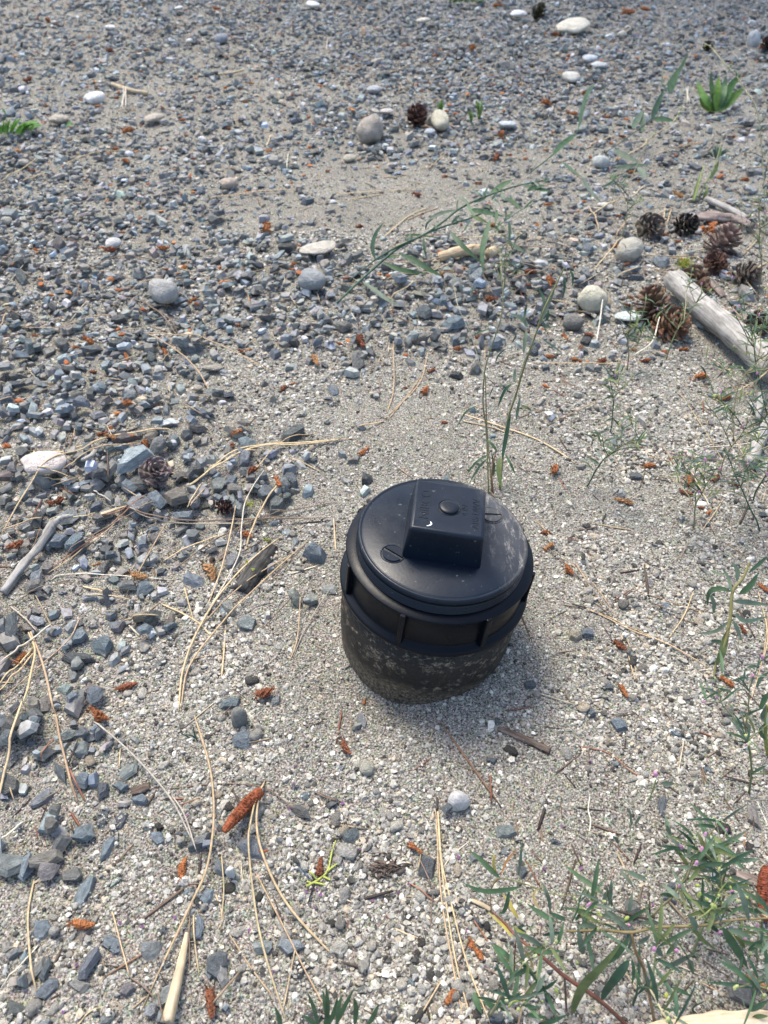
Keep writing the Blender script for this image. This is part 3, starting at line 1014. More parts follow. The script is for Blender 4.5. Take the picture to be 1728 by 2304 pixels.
# ------------------------------------------------------------------ hand-placed slate chips that stand out
CH = {'b': 'blue-grey', 'd': 'dark grey', 'c': 'charcoal', 'g': 'grey', 'p': 'pale grey', 'n': 'greenish grey', 'w': 'brownish grey', 'u': 'purplish grey', 'l': 'pale green', 't': 'tan'}
CHIPS = {
    'F': '180 80 105 85 70 b|300 305 150 75 -65 d|410 350 105 90 -20 b|595 370 115 85 10 b|690 440 90 62 -5 b|412 605 155 112 5 b|535 668 155 66 62 b|'
         '505 515 125 68 85 d|778 625 92 92 -60 b|130 770 190 52 74 b|242 795 125 112 -10 u|412 890 235 82 62 b|568 836 125 42 52 l|210 1080 145 100 80 b|'
         '72 1195 115 78 10 g|222 1275 150 58 72 d|548 1142 112 92 -30 b|742 1178 135 118 0 n|928 900 70 66 0 b|1010 915 125 76 60 b|980 1060 150 48 85 b|'
         '800 1082 84 56 10 d|1200 150 118 105 60 b|1488 765 165 70 -52 b|1505 420 66 50 0 b|390 192 95 90 0 n|45 150 130 76 60 d|568 1445 110 76 -45 t|'
         '625 1372 112 84 10 u|520 1508 100 62 20 g|480 105 80 40 20 b|410 125 84 46 25 d|590 545 120 62 65 d|505 400 120 72 80 d|745 1470 72 74 0 g|930 612 60 34 -10 b|880 600 50 28 0 d',
    'G': '255 885 165 112 25 d|1120 420 92 62 -5 d|1205 866 150 112 -5 n|838 738 100 84 60 d|938 1335 135 84 -30 d|190 465 66 50 -30 b|1200 988 74 68 30 g|'
         '630 1795 125 62 80 b|1150 1690 112 72 55 g|1520 925 74 36 -15 d|1310 1120 92 62 -60 d|1150 2010 140 110 0 d|500 1995 110 66 75 d|1045 1435 120 60 -35 d|1010 1020 110 90 30 g',
    'H': '375 1155 125 82 -12 b|930 970 105 72 80 b|595 1790 152 128 -60 b|400 1710 82 78 0 d|515 1525 118 62 -15 d|1010 1845 140 80 -30 b|712 42 92 58 5 d|'
         '866 526 76 36 -3 d|620 892 76 52 40 u|1255 1352 66 38 0 d|355 655 70 56 0 d|820 800 70 80 0 u|1640 1330 40 40 0 d',
    'E': '872 362 165 100 -8 w|698 402 122 105 -30 g|780 382 115 84 -50 b|900 450 165 66 -5 b|640 310 100 84 -30 b|340 452 150 66 32 n|295 572 135 68 15 b|370 592 95 72 40 b|'
         '1552 632 150 96 -28 b .85|955 757 145 82 -15 b|1210 966 130 82 -10 n|1142 662 90 80 60 g|1312 332 105 74 15 d|1140 276 104 56 0 b|1345 466 84 46 -10 b|1130 1362 135 82 0 b|'
         '505 1082 132 92 -20 b|460 1310 125 96 0 w|318 1286 120 60 -15 l|182 952 105 56 -15 p|60 992 140 72 78 d|392 1032 104 76 20 b|592 980 120 56 42 u|712 1012 115 56 30 b|'
         '840 982 118 46 15 b|1212 92 84 70 -30 b|552 642 84 60 -10 d|700 592 66 56 -30 b|1285 255 90 44 0 d|1350 1345 80 60 0 g|360 1350 90 50 40 b|545 920 70 66 0 g|'
         '480 1340 110 70 50 b|1075 370 80 60 20 g',
    'P': '874 138 66 70 85 b|1495 1662 92 80 0 d',
    'I': '1090 270 150 56 80 d|345 620 90 60 -50 d|1330 75 70 34 -15 b|1140 700 60 50 0 d|520 462 66 36 -15 d',
    'D': '385 287 72 46 0 b|405 316 62 40 -5 p|880 202 62 46 0 b|300 525 95 50 8 b|170 470 80 56 20 d|1190 255 62 44 20 b|480 610 66 48 -40 b|555 540 44 36 0 d|255 430 70 40 0 b',
}
CHIP_OBJ = []


def chip_word(rng):
    return rng.choice(['flat', 'wedge-shaped', 'angular', 'chunky'])


SHAPEW = {}
for _i in range(len(SLATE_MESH)):
    SHAPEW[_i] = ['angular', 'wedge-shaped', 'blocky'][_i % 3]


def slate_label(o, k, tone, flat, size, p):
    sh = 'flat' if flat else SHAPEW[k]
    sz = 'large' if size > 52 else ('small' if size < 26 else 'medium')
    later_label(o, f'{sz} {sh} {tone} slate chip', 'stone chip', 'slate chips of the gravel', p)


for q, s in CHIPS.items():
    for ent in s.split('|'):
        x, y, L, Wd, ang, t, *hh = ent.split()
        x, y, L, Wd, ang = map(float, (x, y, L, Wd, ang))
        c, a, b, yaw = footprint(q, x, y, L, Wd, ang)
        k = random.randrange(len(SLATE_MESH))
        cc = min(a, b) * (float(hh[0]) if hh else random.uniform(.30, .52))
        z = drop(c[0], c[1], a, b, cc, yaw, .25)
        o = link('slate_chip', SLATE_MESH[k], (c[0], c[1], z), None, jit(tuple(1.2 * k for k in TONES[CH[t]]), .12))
        o.scale = (a * 1.1, b * 1.1, cc)
        o.rotation_euler = (random.uniform(-.1, .1), random.uniform(-.1, .1), yaw)
        slate_label(o, k, CH[t], cc < .0035, L * REG[q][2], c)
        CHIP_OBJ.append(o)

# ------------------------------------------------------------------ logs, sticks, bark
def frame_obj(name, V, F, mat, loc, d, parent=None, smooth=True, color=None):
    """like mesh(), with the object's own Z along d so that grain runs along the wood"""
    z = Vector(d).normalized()
    R = z.to_track_quat('Z', 'Y').to_matrix()
    inv = np.array(R)              # columns are the local axes
    v = (np.asarray(V, float) - np.asarray(loc, float)) @ inv
    o = mesh(name, v, F, mat, loc, parent, smooth, color, True)
    o.rotation_euler = R.to_euler()
    return o


def stick(name, label, cat, q, pts, w, mat, group=None, rng=None, k=12, lift=.9, rough=.08, flat=1.0, crack=False, n=22, ends=None, block=True):
    P = np.array([G(q, x, y) for x, y in pts])
    P = catmull(P, n)
    dep = np.array([project(p)[2] for p in P])
    ww = np.interp(np.linspace(0, 1, n), np.linspace(0, 1, len(w)), w) * REG[q][2] * dep / FPX / 2
    h = hm_at(P[:, 0], P[:, 1])
    # a straight piece lies on its highest supports
    t = np.linspace(0, 1, n)
    A = np.polyfit(t, h, 1)
    base = np.polyval(A, t)
    P[:, 2] = base + max(0, float(np.max(h - base))) * .4 + ww * lift * flat
    T = np.gradient(P, axis=0); T /= np.linalg.norm(T, axis=1)[:, None]
    ang = np.linspace(0, 2 * math.pi, k, endpoint=False)
    if crack:
        ang = np.sort(np.concatenate([ang, [1.73, 1.80, 1.87]]))
    K = len(ang)
    rg = np.random.default_rng(abs(hash(label)) % 1000 if False else len(label) * 7 + k)
    ph = rg.uniform(0, 6.28, 6)
    V = []
    for i in range(n):
        b = np.cross(T[i], [0, 0, 1.0]); b /= np.linalg.norm(b)
        u = np.cross(b, T[i])
        for a in ang:
            s = 1 + rough * (math.sin(3 * a + ph[0] + i * .35) * .5 + math.sin(5 * a + ph[1] - i * .5) * .35 + math.sin(2 * a + ph[2] + i * 1.3) * .5)
            s += rg.uniform(-1, 1) * rough * .3
            if crack and abs(a - 1.80) < .01 and i > 0: s *= .62
            e = 1.0
            V.append(P[i] + (b * math.cos(a) + u * math.sin(a) * flat) * ww[i] * s + T[i] * rg.uniform(-1, 1) * (ww[i] * .22 if i in (0, n - 1) else 0))
    F = []
    for i in range(n - 1):
        for j in range(K):
            F.append((i * K + j, i * K + (j + 1) % K, (i + 1) * K + (j + 1) % K, (i + 1) * K + j))
    V.append(P[0] - T[0] * ww[0] * .05); V.append(P[-1] + T[-1] * ww[-1] * .05)
    for j in range(K):
        F.append((len(V) - 2, (j + 1) % K, j)); F.append((len(V) - 1, (n - 1) * K + j, (n - 1) * K + (j + 1) % K))
    o = frame_obj(name, V, F, mat, P[n // 2], P[-1] - P[0])
    tag(o, label, cat, group)
    global BLOCK
    for i in range(n):
        i0 = int((P[i][1] - .03 - HY0) / HC); j0 = int((P[i][0] - .03 - HX0) / HC)
        if i0 < 0 or j0 < 0 or i0 + 24 >= NYH or j0 + 24 >= NXH: continue
        sl = (slice(i0, i0 + 24), slice(j0, j0 + 24))
        r = np.hypot(_gx[sl] - P[i][0], _gy[sl] - P[i][1])
        m = r < ww[i]
        HM[sl][m] = np.maximum(HM[sl][m], P[i][2] + np.sqrt(np.maximum(ww[i] ** 2 - r[m] ** 2, 0)) * flat * .95)
        if block: BLOCK[sl] |= r < ww[i] * .8
    return o, P, ww


stick('log', 'short grey weathered log with a long crack, beside the open cones', 'log', 'D', [(1232, 388), (1350, 500), (1480, 618), (1660, 790)], [88, 92, 105, 118], M_LOG,
      k=26, rough=.085, crack=True, n=30)
stick('stick', 'pale grey broken stick at the right edge, in front of the log', 'stick', 'X', [(1640, 770), (1560, 930), (1440, 1225)], [110, 120, 140], M_LOG, k=14, rough=.06)
stick('stick', 'thin grey barkless stick leaning toward the broken stick, right edge', 'stick', 'X', [(1570, 440), (1560, 560), (1520, 730)], [70, 75, 60], M_LOG, k=10)
stick('stick', 'tan peeled stick running out at the bottom edge', 'stick', 'F', [(922, 1095), (890, 1280), (832, 1545)], [22, 46, 66], M_TAN, k=12, rough=.05)
o, P, ww = stick('twig', 'weathered pale grey twig with a forked end on the left gravel', 'twig', 'E', [(285, 498), (205, 600), (110, 710), (15, 815)], [50, 36, 44, 46], M_LOG, k=10, rough=.16)
fk = np.array([P[3], P[1] + np.array([.006, .004, .003]), P[0] + np.array([.016, .004, .002])])
v, f = tube(catmull(fk, 7), [.003, .003, .0028, .0026, .0024, .002, .0012], 7)
mesh('fork', v, f, M_LOG, fk[0], o).location = o.matrix_basis.inverted() @ Vector(fk[0])
o.children[0].rotation_euler = o.rotation_euler.to_matrix().inverted().to_euler()
stick('stick', 'charred black stick half buried left of the pipe', 'stick', 'E', [(1342, 590), (1268, 690), (1188, 808)], [70, 105, 96], M_CHAR, k=11, rough=.2, lift=.05, flat=.7)
stick('twig', 'short dark bark twig with a torn tan edge in front of the pipe', 'twig', 'G', [(1160, 222), (1320, 285), (1485, 365)], [34, 46, 50], M_BARK, k=10, rough=.3, lift=.6, flat=.75)
stick('stick', 'buried tan stick among needles beyond the pipe', 'stick', 'D', [(238, 238), (320, 226), (415, 226)], [40, 48, 46], M_TAN, k=12, lift=.6)
stick('stick', 'stubby tan end of a broken stick right of the buried tan stick', 'stick', 'D', [(452, 230), (470, 212), (482, 200)], [46, 44, 36], M_TAN, k=10, lift=.6)
stick('stick', 'tan stick with crossed needles, upper left gravel', 'stick', 'A', [(488, 380), (560, 402), (640, 410)], [16, 20, 18], M_TAN, k=8)
stick('twig', 'small pale twig between the two large pale stones', 'twig', 'E', [(472, 132), (455, 180), (432, 235)], [20, 26, 20], M_LOG, k=8)
stick('bark_piece', 'small dark brown bark piece by the blue chips, lower left', 'bark', 'F', [(648, 396), (692, 385), (738, 368)], [40, 50, 42], M_BARK, k=9, rough=.2, flat=.6, lift=.6)
stick('bark_slab', 'long split brown bark slab near the right edge', 'bark', 'D', [(1240, 82), (1400, 68), (1500, 80), (1585, 112)], [22, 64, 60, 44], M_GREYBARK, k=14, rough=.34, flat=.5)
stick('stick', 'tan weathered stick sloping down behind the bark slab', 'stick', 'D', [(1385, -4), (1470, 36), (1560, 78)], [24, 30, 26], M_LOG, k=9, rough=.12)
stick('wood_chunk', 'pale split wood chunk at the bottom right corner', 'wood', 'I', [(980, 1500), (1200, 1475), (1430, 1455), (1700, 1450)], [100, 130, 150, 150], M_PALEWOOD, k=14, rough=.13, flat=.5, lift=.7)
stick('wood_splinter', 'orange tapered wood splinter on the left gravel', 'splinter', 'N', [(231, 1168), (262, 1156), (296, 1144)], [10, 8, 2.5], M_TAN, k=7, flat=.6)
stick('twig', 'thick tan needle stub near the red-stemmed weed', 'twig', 'Y', [(150, 745), (250, 790), (335, 840)], [38, 48, 44], M_TAN, k=8)
stick('twig', 'short pale twig on the far gravel', 'twig', 'A', [(945, 330), (1005, 326), (1052, 310)], [9, 11, 9], M_TAN, k=7)
stick('wood_scrap', 'tan curled wood scrap leaning on the chalky stone', 'wood', 'D', [(1468, 572), (1490, 540), (1512, 508)], [34, 40, 22], M_PALEWOOD, k=8, flat=.5)
stick('bark_flake', 'pinkish brown bark flake beside the open cone above the log', 'bark', 'V', [(950, 720), (1060, 790), (1180, 900)], [90, 120, 60], M_GREYBARK, k=9, flat=.35, rough=.15)
stick('bark_flake', 'thin grey wood flake beside the rust pollen cone at the right edge', 'bark', 'Z', [(1340, 470), (1450, 520), (1545, 560)], [60, 120, 110], M_GREYBARK, k=9, flat=.3, rough=.1)


# ------------------------------------------------------------------ pine cones
def cone_scale_mesh(name):
    # spatula with a thick rolled tip, growing along +X, unit length
    prof = [(0, .10, .05), (.35, .20, .06), (.7, .34, .07), (.9, .36, .12), (1.0, .20, .10)]
    V, F = [], []
    for x, w, t in prof:
        up = .18 * x * x
        V += [(x, -w, up), (x, 0, up + t), (x, w, up), (x, 0, up - t)]
    for i in range(len(prof) - 1):
        for j in range(4):
            F.append((i * 4 + j, i * 4 + (j + 1) % 4, (i + 1) * 4 + (j + 1) % 4, (i + 1) * 4 + j))
    F.append((16, 17, 18, 19))
    V.append((1.06, 0, .22))
    me = bpy.data.meshes.new(name)
    me.from_pydata(V, [], F)
    me.materials.append(M_CONE)
    return me


SCALE_ME = cone_scale_mesh('scale')


def pine_cone(label, q, x, y, size, axis, col, open_=1.0, n=46, stretch=1.25):
    c = G(q, x, y)
    dep = project(c)[2]
    R = 1.04 * size * REG[q][2] * dep / FPX / 2
    z = drop(c[0], c[1], R * .9, R * .9, R * .8, 0, .18)
    BL = np.hypot(_gx - c[0], _gy - c[1]) < R * .7
    global BLOCK
    BLOCK |= BL
    root = empty('pine_cone', (c[0], c[1], z))
    root.rotation_euler = Vector(axis).to_track_quat('Z', 'Y').to_euler()
    tag(root, label, 'pine cone', 'fallen pine cones')
    v, f = lathe([(.001, -R * .75 * stretch), (R * .30, -R * .55 * stretch), (R * .42, -.1 * R), (R * .32, R * .5 * stretch), (.001, R * .85 * stretch)], 10)
    o = mesh('core', v, f, M_CONE, root.location, root, True, tuple(k * .5 for k in col), True)
    o.location = (0, 0, 0)
    for i in range(n):
        t = (i + .5) / n
        zz = (-.68 + 1.45 * t) * R * stretch
        prof = math.sin(math.pi * (.16 + .78 * t)) ** .8
        a = i * 2.39996 + random.uniform(-.15, .15)
        pit = (-.35 + 1.25 * t) * open_ + (1 - open_) * 1.15 + random.uniform(-.14, .14)
        s = R * .82 * (.45 + .6 * prof) * random.uniform(.85, 1.1)
        r0 = R * .26 * prof
        sc = bpy.data.objects.new('scale', SCALE_ME)
        COL.objects.link(sc)
        sc.parent = root
        sc.location = (r0 * math.cos(a), r0 * math.sin(a), zz)
        sc.rotation_euler = (Matrix.Rotation(a, 3, 'Z') @ Matrix.Rotation(-pit, 3, 'Y') @ Matrix.Rotation(random.uniform(-.2, .2), 3, 'X')).to_euler()
        sc.scale = (s, s * random.uniform(.8, 1.05), s)
        k = jit(col, .3)
        sc.color = (*k, 1)
    return root


BRN, DRK, GRY, MAU = (.15, .10, .068), (.05, .036, .028), (.135, .11, .09), (.20, .145, .125)
pine_cone('round dark brown pine cone left of the cream rounded pebble', 'B', 138, 542, 92, (.3, -.5, .8), (.085, .045, .035), .6, 44, 1.0)
pine_cone('dark mossy pine cone beside a white pebble near the top edge', 'B', 660, 88, 66, (.4, -.2, .9), (.045, .042, .022), .5, 36, 1.0)
pine_cone('small dark pine cone under the thin arching stem, upper right', 'B', 1395, 222, 44, (-.3, -.3, .9), DRK, .7, 32, 1.0)
pine_cone('dark pine cone cut by the right edge near the tall white pebble', 'B', 1652, 218, 58, (-.5, -.2, .7), (.065, .04, .032), .7, 36, 1.0)
pine_cone('brown open pine cone left of the black one near the bark slab', 'D', 1140, 130, 108, (.2, -.75, .55), GRY, 1.0, 48, .95)
pine_cone('blackened pine cone just under the bark slab', 'D', 1290, 124, 92, (.5, -.6, .5), (.03, .027, .024), .9, 46, 1.0)
pine_cone('large mauve-brown open pine cone, topmost of the heap above the log', 'D', 1445, 205, 132, (.5, .1, .7), MAU, 1.0, 52, 1.05)
pine_cone('dark red-brown pine cone in the middle of the heap above the log', 'D', 1425, 285, 92, (-.5, -.4, .6), (.10, .055, .042), .9, 46, 1.0)
pine_cone('open brown pine cone lying just above the upper end of the log', 'D', 1325, 375, 128, (-.6, -.55, .45), BRN, 1.0, 50, 1.0)
pine_cone('weathered grey-brown pine cone at the right of the heap', 'D', 1545, 345, 108, (.6, -.5, .45), GRY, 1.0, 48, .95)
pine_cone('big open pine cone pressed against the left side of the log, upper half', 'D', 1152, 490, 140, (-.3, .45, .75), BRN, .95, 54, 1.15)
pine_cone('big open pine cone leaning against the log, lower half', 'D', 1222, 558, 138, (.55, -.45, .6), (.17, .10, .062), 1.0, 54, 1.0)
pine_cone('brown pine cone hidden behind the log by the chalky stone', 'D', 1600, 545, 100, (.2, -.6, .6), (.10, .07, .055), 1.0, 42, 1.0)
pine_cone('crushed mauve-grey pine cone in the left gravel by the pale blue stone', 'E', 770, 268, 138, (.45, -.35, .75), (.19, .15, .14), .9, 56, .9)
pine_cone('shredded dark brown cone scrap on white grit, left of the pipe', 'E', 1102, 425, 74, (.8, -.2, .3), (.055, .028, .024), 1.0, 30, 1.1)


ST = np.array(STONES)
nS = len(ST)
tone_names = list(TONES)
_tw = np.array([.21, .25, .21, .14, .065, .06, .06, .025, .012, .018, .012]); _tw /= _tw.sum()
tone_i = RNG.choice(len(tone_names), nS, p=_tw)
colS = np.array([TONES[n] for n in tone_names])[tone_i] * np.exp(RNG.normal(0, .16, (nS, 1))) * RNG.uniform(.95, 1.05, (nS, 3))
tilt = np.abs(RNG.normal(0, .36, nS)) * (1 + (RNG.random(nS) < .12) * 2.0)
tdir = RNG.uniform(0, 6.283, nS)
dusty = RNG.random((nS, 1)) ** 1.6 * .55
colS = 1.1 * colS * (1 - dusty) + np.array([.33, .305, .26]) * dusty
# which show largest: those get an object of their own
P3 = ST[:, :3] - CAM
dep = P3 @ FW
vis = in_view(ST[:, 0], ST[:, 1], -.012)
top = hm_at(ST[:, 0], ST[:, 1]) <= ST[:, 2] + ST[:, 5] * 1.02 + .0004
pxs = np.sqrt(ST[:, 3] * ST[:, 4]) * 2 * FPX / dep
order = np.argsort(-np.where(vis & top, pxs, 0))
n_ind = 300 - len(CHIP_OBJ)
IND = order[:max(0, n_ind)]
for i in IND:
    x, y, z, a, b, c, yaw = ST[i]
    k = random.randrange(len(SLATE_MESH))
    o = link('slate_chip', SLATE_MESH[k], (x, y, z), None, colS[i])
    o.scale = (a, b, c)
    o.rotation_euler = Matrix(rots(np.array([yaw]), np.array([tilt[i]]), np.array([tdir[i]]))[0]).to_euler()
    slate_label(o, k, tone_names[tone_i[i]], c < .0032, pxs[i], (x, y, z))
rest = np.ones(nS, bool); rest[IND] = False
r_ = np.nonzero(rest)[0]
gv = mass('slate_gravel', SLATE_VAR, RNG.integers(0, len(SLATE_VAR), len(r_)), ST[r_, :3], rots(ST[r_, 6], tilt[r_], tdir[r_]), ST[r_][:, 3:6], colS[r_], M_SLATE_MASS)
tag(gv, 'dark blue-grey crushed slate gravel scattered thickly over the sand', kind='stuff')
print('slate stones', nS, 'individual', len(IND) + len(CHIP_OBJ))


# ------------------------------------------------------------------ grit: granite grains between and over the sand
GTONE = np.array([(.60, .59, .55), (.50, .49, .44), (.43, .415, .365), (.35, .345, .32), (.25, .243, .222), (.07, .069, .064), (.43, .38, .30)])


def grit(x0, x1, y0, y1, step, smin, smax, variants, seedp, cover=1.0, under=.0025):
    X, Y = lattice(x0, x1, y0, y1, step)
    k = in_view(X, Y, .10) & ~blocked(X, Y)
    X, Y = X[k], Y[k]
    h, b = hm_at(X, Y), hm_at(X, Y, Z0)
    k = (h - b < under) & (RNG.random(len(X)) < cover)
    X, Y = X[k], Y[k]
    coarse = np.clip(vnoise(X, Y, .11, 31) * 1.2 - .15 + (vnoise(X, Y, .03, 32) - .5) * .7, 0, 1)
    rp = np.hypot(X - PIPE[0], Y - PIPE[1])
    coarse *= np.clip((rp - .08) / .09, .12, 1)
    k = RNG.random(len(X)) < seedp(coarse)
    X, Y, coarse = X[k], Y[k], coarse[k]
    n = len(X)
    s = (smin + (smax - smin) * RNG.random(n) ** 2.2) / 2 * (.8 + .4 * coarse)
    scl = s[:, None] * RNG.uniform(.75, 1.25, (n, 3)); scl[:, 2] *= .8
    pos = np.stack([X, Y, hm_at(X, Y) + scl[:, 2] * RNG.uniform(-.3, .6, n)], 1)
    t = RNG.choice(len(GTONE), n, p=np.array([.07, .15, .23, .22, .14, .12, .07]))
    col = GTONE[t] * np.array([.92, .90, .87]) * np.exp(RNG.normal(0, .12, (n, 1)))
    return variants, RNG.integers(0, len(variants), n), pos, rots(RNG.uniform(0, 6.28, n), RNG.uniform(0, .8, n), RNG.uniform(0, 6.28, n)), scl, col


batches = [
    grit(-.42, .42, .07, .62, .0021, .0011, .0026, OCT, lambda c: .80 - .25 * c),
    grit(-.65, .65, .60, .95, .0032, .0014, .0030, OCT, lambda c: .75 - .2 * c),
    grit(-1.7, 1.7, .93, 2.9, .0085, .003, .0062, OCT, lambda c: .8 + 0 * c),
    grit(-.42, .42, .07, .62, .0029, .0019, .0040, ICO1, lambda c: .26 + .50 * c),
    grit(-.70, .70, .60, 1.15, .0040, .0024, .0048, ICO1, lambda c: .22 + .55 * c),
    grit(-.40, .40, .07, .62, .0078, .0036, .0072, ICO2, lambda c: .04 + .30 * c),
]
alls = [list(b) for b in batches]
# the largest pale grains nearest the camera are pebbles of their own
big = alls[-1]
dpt = (big[2] - CAM) @ FW
pp = big[4][:, :2].mean(1) * 2 * FPX / dpt
pp = np.where(in_view(big[2][:, 0], big[2][:, 1], -.015), pp, 0)
ordp = np.argsort(-pp)[:190]
keep = np.ones(len(pp), bool); keep[ordp] = False
for i in ordp:
    me = PEB_MESH[random.randrange(len(PEB_MESH))]
    o = link('granite_pebble', me, big[2][i], None, big[5][i])
    o.scale = Vector(big[4][i])
    o.rotation_euler = (random.uniform(-.4, .4), random.uniform(-.4, .4), random.uniform(0, 6.28))
    c = big[5][i]
    l = float(c.mean())
    tone = 'white' if l > .52 else 'cream' if l > .43 else 'tan' if l > .33 else 'grey' if l > .17 else 'black'
    sh = ['round', 'knobbly', 'egg-shaped'][i % 3]
    later_label(o, f'{"pea-sized" if pp[i] > 20 else "tiny"} {tone} {sh} granite pebble', 'pebble', 'granite pebbles in the grit', big[2][i])
for k in range(1, 6):
    if k < 5: continue
    alls[k] = [big[0], big[1][keep], big[2][keep], big[3][keep], big[4][keep], big[5][keep]]
VARS, IDX, off = [], [], 0
seen = {}
for b in alls:
    if id(b[0]) not in seen:
        seen[id(b[0])] = len(VARS); VARS += b[0]
    IDX.append(b[1] + seen[id(b[0])])
gm = mass('granite_grit', VARS, np.concatenate(IDX), *[np.concatenate([b[k] for b in alls]) for k in (2, 3, 4, 5)], M_GRIT, False)
tag(gm, 'coarse pale granite grit lying on the sand between the stones', kind='stuff')
print('grit grains', sum(len(b[1]) for b in alls), 'tris', len(gm.data.polygons), len(gv.data.polygons))

# ------------------------------------------------------------------ pollen cones: small orange-brown catkins strewn about
def catkin_mesh(rng, curve, crumble, nr=22, ns=14, loose=9):
    """a short spike of overlapping bracts: every bract is a small proud lump, set in spirals"""
    V, F = [], []
    lump = rng.uniform(.75, 1.2, (nr, ns))
    for i in range(nr):
        t = i / (nr - 1)
        r = .19 * (math.sin(math.pi * (.10 + .82 * t)) ** .5) * (1.0 - .3 * t)
        r *= 1 + crumble * .45 * math.sin(7 * t + curve * 9)
        cy = curve * (t - .5) ** 2
        for j in range(ns):
            a = 2 * math.pi * (j + .5 * (i % 2)) / ns if not loose else 2 * math.pi * j / ns + .35 * i
            b = 1 + .20 * math.sin(a * 3.5 - i * .9) * math.sin(i * 1.55 + a) + (.13 if (i + j) % 2 else -.13)
            if not loose: b = 1 + (.07 if i % 2 else -.07) + .05 * math.sin(ns * a * .5)
            b *= 1 + (lump[i, j] - 1) * (.5 + crumble)
            V.append((t - .5 + rng.uniform(-.015, .015), cy + r * b * math.cos(a), r * b * math.sin(a)))
    for i in range(nr - 1):
        for j in range(ns):
            F.append((i * ns + j, i * ns + (j + 1) % ns, (i + 1) * ns + (j + 1) % ns, (i + 1) * ns + j))
    F.append(tuple(range(ns))[::-1]); F.append(tuple((nr - 1) * ns + j for j in range(ns)))
    # loose bracts at the broken end and along the side
    for k in range(loose):
        a = rng.uniform(0, 6.28); b = len(V)
        x0 = -.48 if k < 5 else rng.uniform(-.4, .3)
        p = np.array((x0, .12 * math.cos(a), .12 * math.sin(a)))
        d = np.array((-.14, .14 * math.cos(a), .14 * math.sin(a))) * rng.uniform(.6, 1.3)
        s = np.array((0, -math.sin(a), math.cos(a))) * .05
        V += [tuple(p - s), tuple(p + s), tuple(p + d + s * .6), tuple(p + d - s * .6)]
        F.append((b, b + 1, b + 2, b + 3))
    me = bpy.data.meshes.new('pollen_cone')
    me.from_pydata(V, [], F)
    me.materials.append(M_CATKIN)
    return me


CATM = [catkin_mesh(RNG, RNG.uniform(-.5, .5), 0.15 + .35 * (i % 3)) for i in range(12)]
CATLONG = [catkin_mesh(RNG, .18, .05, 44, 22, 0) for i in range(2)]
CATS = {
    'E': '280 375 90 28|710 85 46 80|508 48 60 20|555 74 52 -10|88 606 100 25|478 682 46 20|690 757 92 -10|1040 725 96 -60|1215 540 74 -20|1245 230 70 20|1368 300 66 -70|1168 50 62 20|628 1285 112 15|1308 1325 112 15|100 1130 84 42',
    'F': '495 40 104 -30|895 780 125 82|415 1062 122 -6|1572 770 96 82|1040 1440 165 -84|1300 700 40 0',
    'G': '215 350 112 -62|650 975 112 -36|1030 1610 150 -52|872 1880 150 60|330 42 40 80|1000 1545 60 -50',
    'H': '1102 70 110 80|1080 165 110 -15|150 15 66 60|640 222 145 -15|95 445 92 -10|108 545 84 32|245 710 95 -56|605 1245 125 -46|635 1565 115 -62|1365 1495 135 -36|1625 840 112 -40|1480 1130 80 -60|1190 265 52 0|1415 102 96 -20|1240 300 50 40|1290 60 60 50',
    'I': '1600 1228 140 -32',
    'D': '205 725 35 30|180 810 42 60|705 935 28 0|1370 750 66 0|1130 680 52 5|938 682 48 10|832 676 52 -5|715 660 46 0|320 625 46 5|415 580 42 0|885 580 46 -20|780 576 34 -40|1295 630 52 0|1080 630 32 0|465 420 62 -5|630 310 62 0|716 345 44 -62|545 297 28 -30|268 300 54 12|1000 190 42 0|885 130 32 0|1210 150 34 0|1015 55 32 0|470 92 32 20|708 12 42 0|1050 452 40 0|1045 270 32 0|820 265 28 0|1470 842 62 8|1250 1105 38 0|740 1140 38 20|1150 1135 62 0|1412 115 34 70|1265 180 28 0|1065 405 38 -20|620 372 24 0|395 398 26 0|95 795 22 0',
    'C': '710 210 58 0|485 216 58 0|1155 120 30 80|533 126 28 10|380 352 28 0|836 430 46 42|720 297 28 0|175 505 22 0|325 616 40 0|390 601 42 -20|1044 634 34 -20|1076 638 36 20|1467 610 34 -20|1560 610 52 -60|1365 690 46 -58|1225 800 36 40|1270 780 34 10|550 666 32 -70|402 718 38 0|555 876 60 -10|155 570 28 -20|715 645 30 -70|1265 297 30 0|1500 330 42 10|1555 100 38 0|1045 202 32 0|1270 265 34 20|1575 1070 54 35|1028 1005 54 30|1410 110 22 0|770 292 24 0',
    'A': '560 576 62 10|426 466 36 0|480 230 38 0|505 426 26 0|550 710 32 -20|990 555 30 0|1000 745 32 0|790 525 32 0|905 422 26 0|210 95 22 60|940 45 36 0|420 385 22 0|1085 365 32 0|500 645 34 0|145 755 34 0|125 355 32 20|700 648 26 0|350 20 20 0|635 230 26 0|840 690 28 0|1060 440 26 0|1420 745 26 0|1400 560 24 0',
    'B': '700 466 52 -3|810 510 52 -5|1030 597 34 0|1500 600 34 0|700 655 28 0|540 676 28 0|505 596 28 70|485 690 28 70|265 765 34 0|410 795 32 0|145 850 44 -10|1070 745 32 0|95 202 38 0|742 156 38 0|1055 65 62 -5|490 36 42 0|870 410 36 0|380 225 28 60|1130 45 48 5|960 505 30 0|1270 850 44 -20|1560 780 40 0',
}
